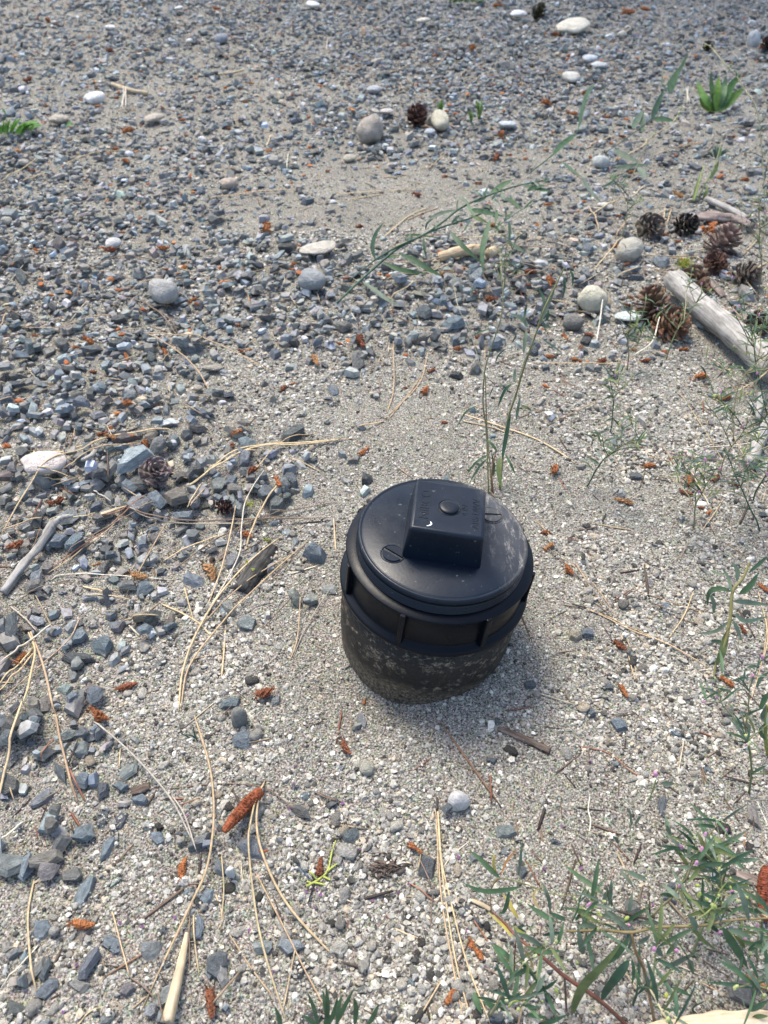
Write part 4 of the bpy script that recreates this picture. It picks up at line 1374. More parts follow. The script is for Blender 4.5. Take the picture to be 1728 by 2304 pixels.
for q, s in CATS.items():
    for ent in s.split('|'):
        x, y, L, ang = map(float, ent.split())
        c, a, b, yaw = footprint(q, x, y, L, L * .4, ang)
        near = L * REG[q][2] > 24
        fat = random.uniform(.85, 1.25)
        Lw = min(max(1.75 * a, .0055), .034)
        rr = Lw * .17 * fat
        z = drop(c[0], c[1], Lw * .5, rr, rr, yaw, .1)
        warm = random.random()
        col = (.27, .105, .042) if warm < .5 else (.17, .064, .033) if warm < .85 else (.34, .18, .085)
        tone = 'orange' if warm < .55 else 'dark rusty' if warm < .85 else 'pale orange'
        o = link('pollen_cone', random.choice(CATM), (c[0], c[1], z + rr * .3), None, jit(col, .12))
        o.scale = (Lw, Lw * fat, Lw * fat)
        o.rotation_euler = (random.uniform(0, 6.28), random.uniform(-.12, .12), yaw)
        later_label(o, f'{"plump" if fat > 1.05 else "slim"} {tone} pollen cone {"lying" if near else "scrap lying"}', 'pollen cone', 'fallen orange pollen cones', c)
for lab, q, x, y, L, ang, fat, col, k in (
        ('long rust-red pollen cone with a pale worn tip, lower left', 'F', 1196, 512, 262, 47, .78, (.20, .062, .028), 0),
        ('long dark red pollen cone standing out at the lower right edge', 'I', 1622, 750, 275, 86, .8, (.17, .05, .026), 1)):
    c, a, b, yaw = footprint(q, x, y, L, L * .3, ang)
    rr = 2 * a * .17 * fat
    o = link('pollen_cone', CATLONG[k], (c[0], c[1], drop(c[0], c[1], a, rr, rr, yaw, .06) + rr * .2), None, col)
    o.scale = (2 * a, 2 * a * fat, 2 * a * fat)
    o.rotation_euler = (.4, 0, yaw + math.pi)
    tag(o, lab, 'pollen cone', 'fallen orange pollen cones')


# ------------------------------------------------------------------ pine needles
def rest_path(P, rad, n=22, lift=0.0):
    """a stiff needle touches only the high points under it: upper hull of the heights below"""
    P = catmull(P, n)
    s = np.concatenate([[0], np.cumsum(np.linalg.norm(np.diff(P[:, :2], axis=0), axis=1))])
    h = hm_at(P[:, 0], P[:, 1]) + rad
    hull = []
    for p in zip(s, h):
        while len(hull) > 1 and (hull[-1][1] - hull[-2][1]) * (p[0] - hull[-1][0]) <= (p[1] - hull[-1][1]) * (hull[-1][0] - hull[-2][0]):
            hull.pop()
        hull.append(p)
    z = np.interp(s, [a for a, _ in hull], [b for _, b in hull])
    # bends a little under its own weight
    P[:, 2] = z * .8 + h * .2 + lift
    k = np.array([.25, .5, .25])
    P[1:-1, 2] = np.maximum(np.convolve(P[:, 2], k, 'valid'), h[1:-1] - rad * .3)
    return P


NT = {'s': ('straw-coloured', (.47, .36, .21)), 't': ('tan', (.36, .26, .155)), 'r': ('reddish brown', (.27, .125, .072)), 'b': ('brown', (.17, .12, .085)),
      'g': ('greyish', (.34, .30, .24)), 'p': ('pale bleached', (.58, .53, .43)), 'e': ('pale green', (.34, .39, .22)), 'd': ('dark', (.085, .065, .055))}
NEED = {
    'E': 's9 0,520 200,280 400,140 470,92|s14 335,120 520,60 760,28 850,24|t8 430,126 600,100 700,76|s16 128,158 340,150|s10 182,110 165,152|'
         's12 925,312 1080,205 1300,116 1450,105 1659,74|s9 928,314 1100,190 1300,122|g9 640,432 700,460 770,480 850,486 960,478|r8 258,697 500,552 600,470 732,374|'
         'b8 300,668 520,535 730,428 775,420|t8 240,722 430,600 600,432|p8 248,742 300,726 500,731 860,752|s9 800,662 950,590 1110,535|'
         'b8 860,705 1000,600 1180,500 1400,430|s9 1160,405 1110,650 1060,790 1010,900|s12 878,1400 905,1200 990,990 1140,770 1400,535|t10 888,1392 935,1190 1100,975 1310,755 1515,560|'
         's12 1392,285 1290,425 1230,545 1210,590|p8 1300,240 1215,360 1190,520 1180,640 1100,790 960,1000|b10 640,436 800,480 1000,488 1300,470 1659,458|b7 1180,480 1400,425 1659,370|'
         's12 790,860 960,955 1040,1032|s9 905,788 950,950|s12 1110,960 1100,1120 1088,1245|t8 968,1000 1100,880 1300,720 1450,620|t8 1478,862 1462,1050 1425,1150|g6 1632,788 1500,1000 1440,1135|'
         'd6 1290,995 1380,910 1470,832|p8 1422,727 1560,684|s14 140,1010 184,1120 176,1240 130,1398|t14 152,1010 222,1190 264,1400|p13 258,985 150,1070 0,1172|s12 168,1060 100,1170 0,1282|'
         's11 170,1092 100,1210 0,1312|t9 392,945 360,1050 230,1170 0,1340|g10 45,872 120,940 185,1012|b7 62,868 250,790 400,768|s9 408,785 570,842|s9 422,840 640,846|t10 610,966 790,958|'
         'b7 665,1322 760,1298 842,1262|s7 205,255 345,248|s7 210,272 340,258|t10 20,512 120,485 215,465|s7 255,506 380,480 480,448|r8 640,420 560,450 505,462|b6 310,110 335,50 350,20|'
         'p8 462,320 545,362|t8 1105,1110 985,1135 920,1150|s9 990,300 950,380 925,420|s8 1010,320 940,420|b6 1500,620 1380,720 1300,790|g7 1050,1000 1140,1060 1170,1090|s9 1640,470 1650,620|b6 60,40 130,-20',
    'F': 's15 130,-10 62,240 0,470|t15 262,-10 330,255 382,455|r11 340,280 385,370 420,445|t15 952,12 1035,290 1055,560 1020,790 930,990 690,1475|g11 445,52 640,215 840,440 950,650|'
         'g10 845,415 910,520 972,705|b8 835,382 1050,360 1250,368 1350,410 1445,492|s13 1302,340 1240,560 1228,700 1262,1000 1310,1220 1412,1545|s15 1302,342 1265,560 1310,760 1430,980 1659,1225|'
         't9 1255,790 1400,1075 1500,1280 1645,1545|s14 160,815 142,1000 155,1200 182,1395|p9 190,1155 100,1260 0,1358|s7 1090,700 1102,880 1082,1072|s7 1060,900 1095,1010 1072,1070|'
         'b7 935,950 932,1285|s7 952,1000 960,1150 978,1292|t10 1130,1100 1240,1270 1342,1402|s9 1452,1180 1420,1330 1388,1482|b7 1540,392 1600,430 1665,458|r10 265,140 210,250|p11 0,662 60,600 125,530|'
         's7 590,180 588,275|s9 370,1545 430,1480 490,1455|b7 640,1310 700,1350 760,1410|d7 1115,1110 1170,1200 1200,1290|r9 830,432 915,430|b7 900,850 1060,845|t8 60,390 80,450|b6 200,460 245,480|'
         's8 640,1310 560,1010 550,1000|b8 780,1390 800,1470 820,1540|t7 650,1460 720,1400',
    'G': 'r8 600,1170 700,1245 770,1300|s11 520,1462 600,1500 722,1540|d10 605,1600 700,1650 800,1695|d8 28,610 100,650 170,690|b8 150,962 300,1032|b8 668,1032 745,1192|p8 985,920 870,1015 815,1095|'
         'b7 530,940 590,1060|t8 590,1262 710,1264|b6 760,1190 740,1480|d8 540,1500 460,1580|b8 1270,780 1290,880|b9 1430,820 1440,930|d7 430,1800 450,1900|b8 900,1680 1060,1810|d7 720,1770 800,1880|'
         'b7 380,1760 490,1735|r8 1010,1420 1110,1560|b8 1060,1700 1200,1780|d7 560,1290 620,1460',
    'H': 'b8 80,540 220,665 400,840 560,1020|t8 210,612 420,795 620,1082|s10 1132,850 1060,1030 938,1205|t10 730,842 900,905 1100,970 1275,1032|s10 620,1160 665,1290 720,1485|t9 652,1160 700,1310 742,1510|'
         't9 555,1000 660,900 782,790|t7 690,1120 770,1200 845,1290|t10 1655,1000 1635,1240 1570,1510 1480,1790|s10 1620,960 1655,1180 1600,1400|r8 220,470 300,490 392,502|r8 180,50 228,132|r9 1160,1008 1202,1112|'
         'b7 400,910 480,970 560,1040|p8 1100,0 1180,150 1262,272|b7 1350,1370 1430,1480|d7 830,530 860,660|b7 890,1640 990,1800|b7 790,1560 840,1690|r8 320,1945 480,1975 560,2010|t7 20,350 130,490|'
         'b7 330,520 400,590|d7 740,600 830,665 900,670|b8 980,1020 1150,1080 1260,1120|p7 1170,1410 1260,1400|b7 1370,1290 1520,1310|d6 480,1080 560,1200|s8 1590,860 1615,960|b7 1340,1330 1460,1380',
    'I': 'p10 710,210 700,290 712,350 702,430|r9 820,0 900,70 985,115|b9 1390,0 1385,60|b9 430,370 460,470|b9 1130,570 1300,570|b8 1230,560 1170,640|b8 1410,120 1500,40|r8 1530,490 1540,400|b7 560,1170 600,1300|'
         'b8 990,690 960,800|p8 1600,240 1659,370|s9 870,1120 960,1240|b8 850,1180 930,1310|t9 1300,1210 1440,1280|b9 1560,720 1580,850',
    'D': 's7 900,300 1000,215 1090,160|s7 1000,330 1130,290 1250,300|t7 1180,250 1330,235 1400,260|s7 1500,300 1590,290 1659,250|t7 1460,420 1560,430 1659,470|s7 880,60 960,20 1010,-20|s6 930,110 880,20|t6 560,330 700,300|s7 1380,480 1470,460 1560,500|t6 1000,140 1060,60|s7 1610,160 1540,230|t7 20,200 160,150 300,130|t6 40,590 42,800 12,905|t6 190,640 150,780 0,932|t6 160,742 100,830 10,942|s9 330,905 560,982 700,1040 832,1122|s7 340,938 480,970 560,1005|t6 0,262 200,272 500,216 832,196|s6 0,342 180,312 300,255|'
         's6 20,402 100,365 172,322|t6 480,216 560,200 660,140|s7 1245,18 1190,45 1130,76|s7 1212,20 1205,88|s6 1240,25 1222,85|p7 932,470 925,540 915,605|s5 650,682 900,696 1060,688|b5 770,702 795,822|b5 760,702 782,820|'
         'b5 450,702 510,680 585,650|b6 580,925 660,895 740,875|s6 0,150 100,60 200,10|t6 100,70 240,15|b5 360,585 480,560 520,565|t5 900,490 870,475 700,470|p7 1170,560 1150,620 1075,655|t6 1130,385 1230,370|'
         's6 300,155 420,160 560,140|t5 700,400 820,440|b6 1100,560 1000,600|s6 1420,860 1560,830 1640,800|b6 1080,760 1130,830|t7 1540,560 1650,600|p6 1659,1040 1560,1060 1380,1050|b6 1060,1040 1250,1085 1540,1130|s6 1190,1100 1100,1060',
    'C': 't7 622,570 760,580 950,632 1192,732|t7 640,576 760,642 860,742 928,862|t6 100,535 260,542 400,502 512,490|b7 540,410 620,432 700,490 765,562|b7 688,470 730,500 770,552|b6 370,292 500,242 600,238 702,245|'
         't6 0,552 30,490|s8 1548,972 1600,960 1659,940|s9 910,1152 1000,1092 1150,1055 1300,1040 1540,1012|t6 1160,1055 1380,990|b6 0,246 130,240|d6 1340,852 1400,855 1482,872|s5 0,500 40,490|t5 560,372 630,340 740,330|'
         's5 1060,620 1110,580|b5 1200,900 1290,870|b6 1190,640 1220,590|s6 1250,1090 1380,1152|t6 0,860 60,850|s6 280,1152 450,1040|b6 300,1060 310,980|s6 1100,1150 1180,1075|s5 215,760 240,750|t5 690,680 740,640',
    'X': 's7 1260,820 1330,1010 1390,1160|s9 700,380 900,700 1120,1050 1240,1220|p8 690,985 900,1000 1180,920 1380,850|t8 330,1095 560,1130 800,1210 1100,1290|b8 210,985 400,1050 620,1100|b9 350,960 480,1080|t7 0,60 130,75|s8 800,1260 920,1450 1060,1680|p8 900,1080 1060,1030 1150,1020|s9 1200,1500 1080,1700 950,1880|b8 180,330 310,450|t8 1380,1250 1600,1330|b8 850,1230 1200,1330 1560,1350|s8 1640,1420 1590,1600|t8 1340,450 1500,390 1640,340|b8 480,900 700,950 870,940|b9 760,1010 890,1180',
    'A': 's7 0,790 80,760 162,700|s7 220,742 380,682 470,660 570,652|s6 100,790 200,755|b5 660,140 800,110|p5 541,385 530,470|p5 548,390 545,470|p5 556,385 522,468|s6 508,480 592,476|s5 200,312 245,285|s5 215,300 240,292|'
         's6 1075,300 1180,285|s6 822,226 960,222|p4 1416,175 1410,218|s5 1172,590 1150,642|s6 900,865 1100,840 1280,825|s6 1440,850 1659,830|s6 1520,865 1659,840|p5 1245,660 1240,740|s5 280,620 420,590|'
         't5 640,180 780,120|s5 470,520 560,500|t5 950,245 1100,250|s5 1290,170 1420,160|p4 1100,215 1115,235',
    'B': 't6 20,322 130,292 250,292|s6 718,325 785,348|s6 795,365 793,402|t5 275,658 185,742|s6 1000,690 1110,640 1140,600|t6 1290,640 1390,618|t6 1150,680 1390,622|s5 1025,165 1080,120|s5 330,330 360,300|t5 360,360 470,310|'
         's6 0,765 80,760|s6 20,830 160,822|t5 640,260 720,215|s5 60,395 120,375|t5 1100,395 1190,400|s5 1080,845 1130,800|p5 1300,380 1320,460|p5 1312,375 1308,450|t5 230,290 270,240|s5 880,640 1000,590|t5 1260,640 1300,650',
}


def needle_obj(name, P, w, tone, parent=None, rng=random):
    dep = project(P[len(P) // 2])[2]
    n = len(P)
    t = np.linspace(0, 1, n)
    prof = np.clip(np.minimum(1, .55 + t * 6) * np.minimum(1, (1 - t) * 5 + .3), .2, 1)
    v, f = tube(P, prof * w, 5, .75)
    return mesh(name, v, f, M_NEEDLE, P[0], parent, True, jit(NT[tone][1], .14))


n_need = 0
for q, s in NEED.items():
    for ent in s.split('|'):
        hd, *pts = ent.split()
        P = np.array([G(q, *map(float, p.split(','))) for p in pts])
        w = float(hd[1:]) * REG[q][2] * project(P[len(P) // 2])[2] / FPX / 2
        w = min(max(w * .88, .00046), .0010)
        P = rest_path(P, w)
        o = needle_obj('pine_needle', P, w, hd[0])
        ln = float(np.linalg.norm(np.diff(P, axis=0), axis=1).sum())
        kind = 'long' if ln > .11 else 'short' if ln < .05 else ''
        later_label(o, f'{kind} {NT[hd[0]][0]} dry pine needle'.strip(), 'pine needle', 'fallen pine needles', P[len(P) // 2])
        n_need += 1

# bundles still held by their dark sheath
for lab, q, tone, sheath, paths, w in (
        ('straw bundle of three pine needles with a dark sheath, running to the bottom edge', 'G', 's', [(783, 655), (781, 735)],
         [[(775, 735), (790, 1000), (812, 1300), (872, 1650), (952, 2070)], [(786, 735), (802, 1000), (845, 1350), (905, 1700), (1005, 2070)], [(790, 735), (812, 1050), (860, 1270), (945, 1610), (1020, 1830), (1115, 2070)]], 9.5),
        ('straw pine needle bundle with a dark sheath on the sand right of the pipe', 'H', 's', [(275, 950), (370, 975)],
         [[(370, 975), (500, 1025), (700, 1120), (930, 1215)], [(370, 978), (500, 1035), (690, 1135), (950, 1235), (1250, 1400)]], 9)):
    sp = rest_path(np.array([G(q, *p) for p in sheath]), .0012, 6, .0006)
    root = empty('pine_needle_bundle', sp[0])
    tag(root, lab, 'pine needle', 'fallen pine needles')
    ww = w * REG[q][2] * project(sp[0])[2] / FPX / 2
    v, f = tube(sp, ww * 1.5, 6)
    mesh('sheath', v, f, M_NEEDLE, sp[0], root, True, (.05, .04, .035))
    for p in paths:
        P = rest_path(np.array([G(q, *a) for a in p]), ww, 30, .0007)
        needle_obj('needle', P, ww, tone, root)

# fine dark litter: broken bits of needle and bark nobody would count
LX, LY = lattice(-1.4, 1.4, .08, 2.6, .0135)
k = in_view(LX, LY, .12) & ~blocked(LX, LY)
right = np.clip((LX - .05) / .2, 0, 1) * np.clip((.85 - LY) / .25, 0, 1)
heap = np.exp(-(((LX - .55) / .22) ** 2 + ((LY - .95) / .28) ** 2))
low = np.clip((.33 - LY) / .1, 0, 1)
k &= RNG.random(len(LX)) < (.10 + .26 * right + .45 * heap + .12 * low) * (.5 + vnoise(LX, LY, .06, 77))
k &= np.hypot(LX - PIPE[0], LY - PIPE[1]) > .08
LX, LY = LX[k], LY[k]
n = len(LX)
bit_v, bit_f = tube([(-1, 0, 0), (-.3, .04, .03), (.35, -.03, .03), (1, .05, 0)], [.7, 1, 1, .6], 4)
bit_v = np.array(bit_v); bit_v[:, 1:] *= .045
bit_f = np.array([t for f in bit_f for t in ((f[0], f[1], f[2]), (f[0], f[2], f[3]))])
Ls = np.exp(RNG.normal(0, .55, n)) * .0062
LT = np.array([(.085, .062, .05), (.14, .10, .075), (.05, .04, .036), (.25, .19, .13), (.19, .085, .055), (.33, .26, .17)])
lt = mass('needle_litter', [(bit_v / 1.0, bit_f)], np.zeros(n, int), np.stack([LX, LY, hm_at(LX, LY) + .0006], 1),
          rots(RNG.uniform(0, 6.28, n), RNG.normal(0, .12, n), RNG.uniform(0, 6.28, n)),
          np.stack([Ls, np.clip(Ls, .006, .012) * RNG.uniform(.9, 2.2, n), np.clip(Ls, .006, .012) * 1.1], 1), LT[RNG.choice(6, n, p=[.3, .22, .16, .14, .08, .10])], M_LITTER, True)
tag(lt, 'fine brown litter of broken needles and bark bits over the grit', kind='stuff')

# paler straw bits lodged among the gravel
SX, SY = lattice(-1.6, 1.6, .1, 3.0, .034)
k = in_view(SX, SY, .12) & ~blocked(SX, SY) & (RNG.random(len(SX)) < .10 + .30 * density(SX, SY)) & (np.hypot(SX - PIPE[0], SY - PIPE[1]) > .1)
SX, SY = SX[k], SY[k]; n = len(SX)
Ls = np.exp(RNG.normal(0, .5, n)) * .013
st = mass('straw_litter', [(bit_v, bit_f)], np.zeros(n, int), np.stack([SX, SY, hm_at(SX, SY) + .001], 1), rots(RNG.uniform(0, 6.28, n), RNG.normal(0, .10, n), RNG.uniform(0, 6.28, n)),
          np.stack([Ls, np.full(n, .011) * RNG.uniform(.8, 1.6, n), np.full(n, .011)], 1), np.array([(.44, .34, .21), (.34, .25, .16), (.24, .14, .085), (.52, .45, .33)])[RNG.integers(0, 4, n)], M_LITTER, True)
tag(st, 'short straw-coloured needle bits lodged among the gravel', kind='stuff')

# small crumbs of orange catkin among the gravel
CX, CY = lattice(-1.6, 1.6, .1, 3.0, .045)
k = in_view(CX, CY, .12) & (CY > .62) & ~blocked(CX, CY) & (RNG.random(len(CX)) < .15 + .25 * density(CX, CY))
CX, CY = CX[k], CY[k]; n = len(CX)
cb = mass('catkin_crumbs', ICO1, RNG.integers(0, 10, n), np.stack([CX, CY, hm_at(CX, CY) + .001], 1), rots(RNG.uniform(0, 6.28, n), RNG.normal(0, .3, n), RNG.uniform(0, 6.28, n)),
          RNG.uniform(.0012, .0034, (n, 1)) * np.array([1.7, 1.0, .8]), np.array([(.30, .10, .035), (.20, .07, .03), (.38, .16, .06)])[RNG.integers(0, 3, n)], M_LITTER, False)
tag(cb, 'small orange-brown crumbs of pollen cones among the gravel', kind='stuff')

# ------------------------------------------------------------------ dark clod of roots, moss tufts, lichen sprig
c = G('G', 450, 1100)
root = empty('root_clod', (c[0], c[1], float(hm_at(c[0], c[1])) + .001))
tag(root, 'dark fibrous clod of roots on pale grit, bottom centre', 'clod')
_bm = blob(RNG, 2, .4)
bmesh.ops.scale(_bm, vec=(.011, .006, .0022), verts=_bm.verts)
bm_obj('clod_core', _bm, M_BARK, root.location, root)
for i in range(26):
    a = random.uniform(0, 6.28); r = random.uniform(.003, .008)
    p0 = Vector(root.location) + Vector((random.uniform(-.009, .009), random.uniform(-.004, .004), .001))
    p1 = p0 + Vector((math.cos(a) * r, math.sin(a) * r * .6, random.uniform(0, .004)))
    p2 = p1 + Vector((math.cos(a + random.uniform(-1, 1)) * r * .7, math.sin(a) * r * .4, -.002))
    v, f = tube(catmull([p0, p1, p2], 6), [.0005, .0005, .0004, .0004, .0003, .0002], 4)
    mesh('root_fibre', v, f, M_BARK, p0, root)

for lab, q, x, y, R, n in (('small yellow-green moss sprig on the charred stick, upper end', 'E', 1312, 558, 22, 12), ('tiny yellow-green moss sprig on the charred stick, middle', 'E', 1218, 682, 13, 8),
                           ('tiny yellow-green moss sprig on the charred stick, lower end', 'E', 1248, 728, 14, 8), ('yellow-green moss tuft on the grit among crossed needles', 'E', 1230, 395, 28, 16),
                           ('bright yellow-green moss cushion beside the pine cone heap', 'D', 1300, 275, 52, 60)):
    c = G(q, x, y); s = R * REG[q][2] * project(c)[2] / FPX
    z = float(hm_at(c[0], c[1]))
    root = empty('moss_sprig', (c[0], c[1], z))
    tag(root, lab, 'moss', 'moss and lichen sprigs')
    V, F = [], []
    for i in range(n):
        a = random.uniform(0, 6.28); e = random.uniform(.15, 1.2); b = np.array([c[0], c[1], z]) + np.array([random.uniform(-.5, .5) * s, random.uniform(-.4, .4) * s, 0])
        d = np.array([math.cos(a) * math.cos(e), math.sin(a) * math.cos(e), math.sin(e)]) * s * .8
        v, f = tube(catmull([b, b + d * .6, b + d + np.array([0, 0, -.1 * s])], 5), [.0005, .00055, .0005, .0004, .0002], 4)
        F += [tuple(len(V) + j for j in ff) for ff in f]; V += list(v)
    o = mesh('fronds', V, F, M_LEAF, root.location, root, True, (.36, .40, .07))

# branching lichen sprig by the dark wedge of slate
sp = [[(1505, 865), (1560, 835), (1610, 790), (1630, 700), (1650, 640)], [(1560, 835), (1535, 810), (1520, 798)], [(1585, 815), (1625, 835)], [(1540, 845), (1600, 858)], [(1530, 850), (1508, 840)], [(1610, 790), (1659, 752)]]
c = G('F', 1560, 835)
root = empty('lichen_sprig', (c[0], c[1], float(hm_at(c[0], c[1]))))
tag(root, 'bright yellow-green branching lichen sprig beside a red pollen cone', 'lichen', 'moss and lichen sprigs')
for p in sp:
    P = rest_path(np.array([G('F', *a) for a in p]), .0006, 10, .001)
    v, f = tube(P, np.linspace(.0008, .0005, len(P)), 5)
    mesh('branch', v, f, M_LEAF, P[0], root, True, (.50, .55, .13))

# fallen purple petals
PET = {'F': '1455 272|1270 330|1445 365|1390 515|1422 495|1035 545|920 512|1225 1075|1315 1110|1340 1275|375 1245|300 1170|860 1015|590 1040|1575 905|1505 890|1555 880|310 1470|1420 660|700 1060|1280 810|1550 970',
       'G': '195 685|305 970|605 1185|915 1020|540 1240|380 1290|1450 1095|970 1480|1075 1705|575 1810|1225 1735|60 1250|465 925',
       'I': '715 35|465 605|660 605|1155 505|1045 795|1000 755|1410 650|445 905|560 380'}
for q, s in PET.items():
    for ent in s.split('|'):
        x, y = map(float, ent.split())
        c = G(q, x, y); z = float(hm_at(c[0], c[1])) + .0008
        a = random.uniform(0, 6.28); L = random.uniform(.0016, .0028)
        d = np.array([math.cos(a), math.sin(a), random.uniform(-.1, .3)]) * L
        v, f = blade([c * [1, 1, 0] + [0, 0, z] - d * .5, c * [1, 1, 0] + [0, 0, z + .0003], c * [1, 1, 0] + [0, 0, z] + d * .5], L * .9, (0, 0, 1), .5)
        o = mesh('petal', v, f, M_PETAL, c * [1, 1, 0] + [0, 0, z], None, True, jit((.20, .085, .20), .25))
        later_label(o, 'tiny fallen purple petal', 'petal', 'fallen purple petals', c)

# ------------------------------------------------------------------ weeds
LG, LD, LO, LY_, LB = (.076, .138, .068), (.045, .092, .055), (.13, .168, .062), (.40, .35, .085), (.13, .178, .125)
SG, SB, SR, SP = (.17, .17, .075), (.16, .085, .045), (.13, .055, .035), (.40, .36, .22)


class Weed:
    """stems and leaves surveyed as photo pixels with a height above the ground"""

    wide = 1.08

    def __init__(self, name, label, q, x, y, group=None, cat='weed'):
        p = G(q, x, y)
        self.root = empty(name, (p[0], p[1], float(hm_at(p[0], p[1]))))
        tag(self.root, label, cat, group)

    def P(self, q, pts):
        return np.array([W(q, a[0], a[1], a[2] + self.root.location.z) for a in pts])

    def stem(self, q, pts, w, col=SG, name='stem', n=None):
        P = catmull(self.P(q, pts), n or 6 * len(pts))
        dep = project(P[len(P) // 2])[2]
        ws = np.interp(np.linspace(0, 1, len(P)), np.linspace(0, 1, len(w)), w) * REG[q][2] * dep / FPX / 2
        v, f = tube(P, ws, 6)
        return mesh(name, v, f, M_STEM, P[0], self.root, True, jit(col, .1))

    def leaf(self, q, pts, w, col=LG, fold=.22, name='leaf'):
        P = catmull(self.P(q, pts), 11)
        dep = project(P[5])[2]
        v, f = blade(P, w * REG[q][2] * dep / FPX * self.wide, (random.uniform(-.3, .3), -.6, .8), fold)
        return mesh(name, v, f, M_LEAF, P[0], self.root, True, jit(col, .16))

    def bud(self, q, x, y, z, s, col, name='bud'):
        p = W(q, x, y, z + self.root.location.z)
        dep = project(p)[2]
        r = s * REG[q][2] * dep / FPX / 2
        bm = blob(RNG, 1, .15)
        bmesh.ops.scale(bm, vec=(r * .75, r * .75, r * 1.4), verts=bm.verts)
        bmesh.ops.rotate(bm, matrix=Euler((random.uniform(-.7, .7), random.uniform(-.7, .7), 0)).to_matrix(), verts=bm.verts)
        me = bpy.data.meshes.new(name); bm.to_mesh(me); bm.free()
        me.polygons.foreach_set('use_smooth', [True] * len(me.polygons)); me.materials.append(M_PETAL)
        return link(name, me, p, self.root, col)


# tall weed behind the pipe
w = Weed('tall_weed', 'tall slender weed with thin green stems rooted just behind the pipe', 'P', 1208, 215, 'weeds growing from the sand')
w.stem('S', [(400, 2060, .0), (380, 1500, .05), (350, 1250, .075), (365, 950, .11), (420, 750, .13), (500, 500, .155), (530, 300, .17), (505, 0, .19)], [15, 12, 8])
w.stem('S', [(340, 960, .11), (250, 650, .135), (130, 380, .155), (90, 200, .165), (50, 20, .18)], [8, 5], SP)
w.stem('S', [(430, 2040, .0), (385, 1450, .05), (370, 980, .11)], [13, 8])
w.stem('S', [(500, 2020, .0), (560, 1450, .05), (640, 1180, .08), (740, 850, .12), (830, 600, .145), (900, 390, .165), (1000, 180, .18), (1090, 0, .195)], [22, 18, 12])
w.stem('S', [(440, 2050, .0), (430, 1850, .02), (470, 1660, .035)], [15, 10], SB)
w.stem('S', [(880, 655, .12), (760, 780, .115), (690, 960, .1), (650, 1180, .08)], [6, 8])
for pts, wd, col in (
        ([(505, 1720, .03), (490, 1850, .024), (515, 2010, .012)], 46, LO), ([(520, 1740, .03), (545, 1600, .04), (575, 1450, .052), (600, 1330, .06)], 36, LD),
        ([(545, 1690, .03), (600, 1790, .026), (645, 1890, .014)], 24, LG), ([(400, 1700, .03), (290, 1770, .028), (200, 1880, .014)], 22, LG),
        ([(385, 1740, .028), (310, 1820, .022), (220, 1970, .008)], 22, LG), ([(440, 1900, .012), (445, 1800, .022), (425, 1680, .034)], 26, LG),
        ([(480, 1680, .034), (430, 1610, .04), (380, 1560, .042)], 26, LG), ([(290, 1260, .085), (190, 1320, .08), (120, 1440, .068)], 16, LD),
        ([(650, 1390, .06), (665, 1280, .07), (690, 1160, .08)], 26, LB), ([(690, 1260, .075), (750, 1280, .075), (790, 1310, .07)], 26, LO),
        ([(610, 1060, .1), (540, 1130, .095), (480, 1280, .08)], 26, LD), ([(590, 1140, .09), (540, 1090, .095), (490, 1050, .097)], 14, LD),
        ([(630, 1050, .1), (635, 980, .105), (640, 920, .11)], 24, LB), ([(715, 790, .125), (730, 650, .135), (745, 560, .14)], 32, LB),
        ([(750, 550, .14), (710, 480, .145), (590, 420, .15)], 36, LB), ([(720, 500, .145), (730, 410, .15), (745, 340, .157)], 22, LD),
        ([(860, 520, .15), (910, 380, .162), (960, 270, .172), (1000, 180, .18)], 50, LB), ([(905, 340, .165), (885, 260, .17), (845, 190, .175)], 26, LD),
        ([(940, 390, .162), (930, 470, .155), (890, 500, .15)], 22, LD), ([(885, 480, .155), (920, 550, .148), (985, 545, .15)], 22, LG),
        ([(890, 660, .14), (980, 720, .132), (1060, 780, .125)], 20, LB), ([(1080, 90, .185), (1085, 180, .178), (1078, 265, .17)], 26, LD),
        ([(1130, 20, .19), (1160, 90, .185), (1155, 180, .176)], 24, LD), ([(460, 870, .12), (490, 800, .125), (560, 740, .13)], 14, LD),
        ([(260, 620, .135), (330, 590, .138), (420, 560, .14)], 16, LG), ([(245, 260, .165), (255, 210, .168), (270, 165, .17)], 16, LD),
        ([(610, 690, .13), (640, 640, .135), (655, 600, .138)], 14, LD), ([(440, 1090, .1), (420, 1140, .095), (400, 1180, .09)], 10, LD)):
    w.leaf('S', pts, wd, col)
for x, y, z in ((55, 30, .18), (80, 190, .166), (105, 205, .163), (35, 80, .175)):
    w.bud('S', x, y, z, 18, (.45, .46, .22))

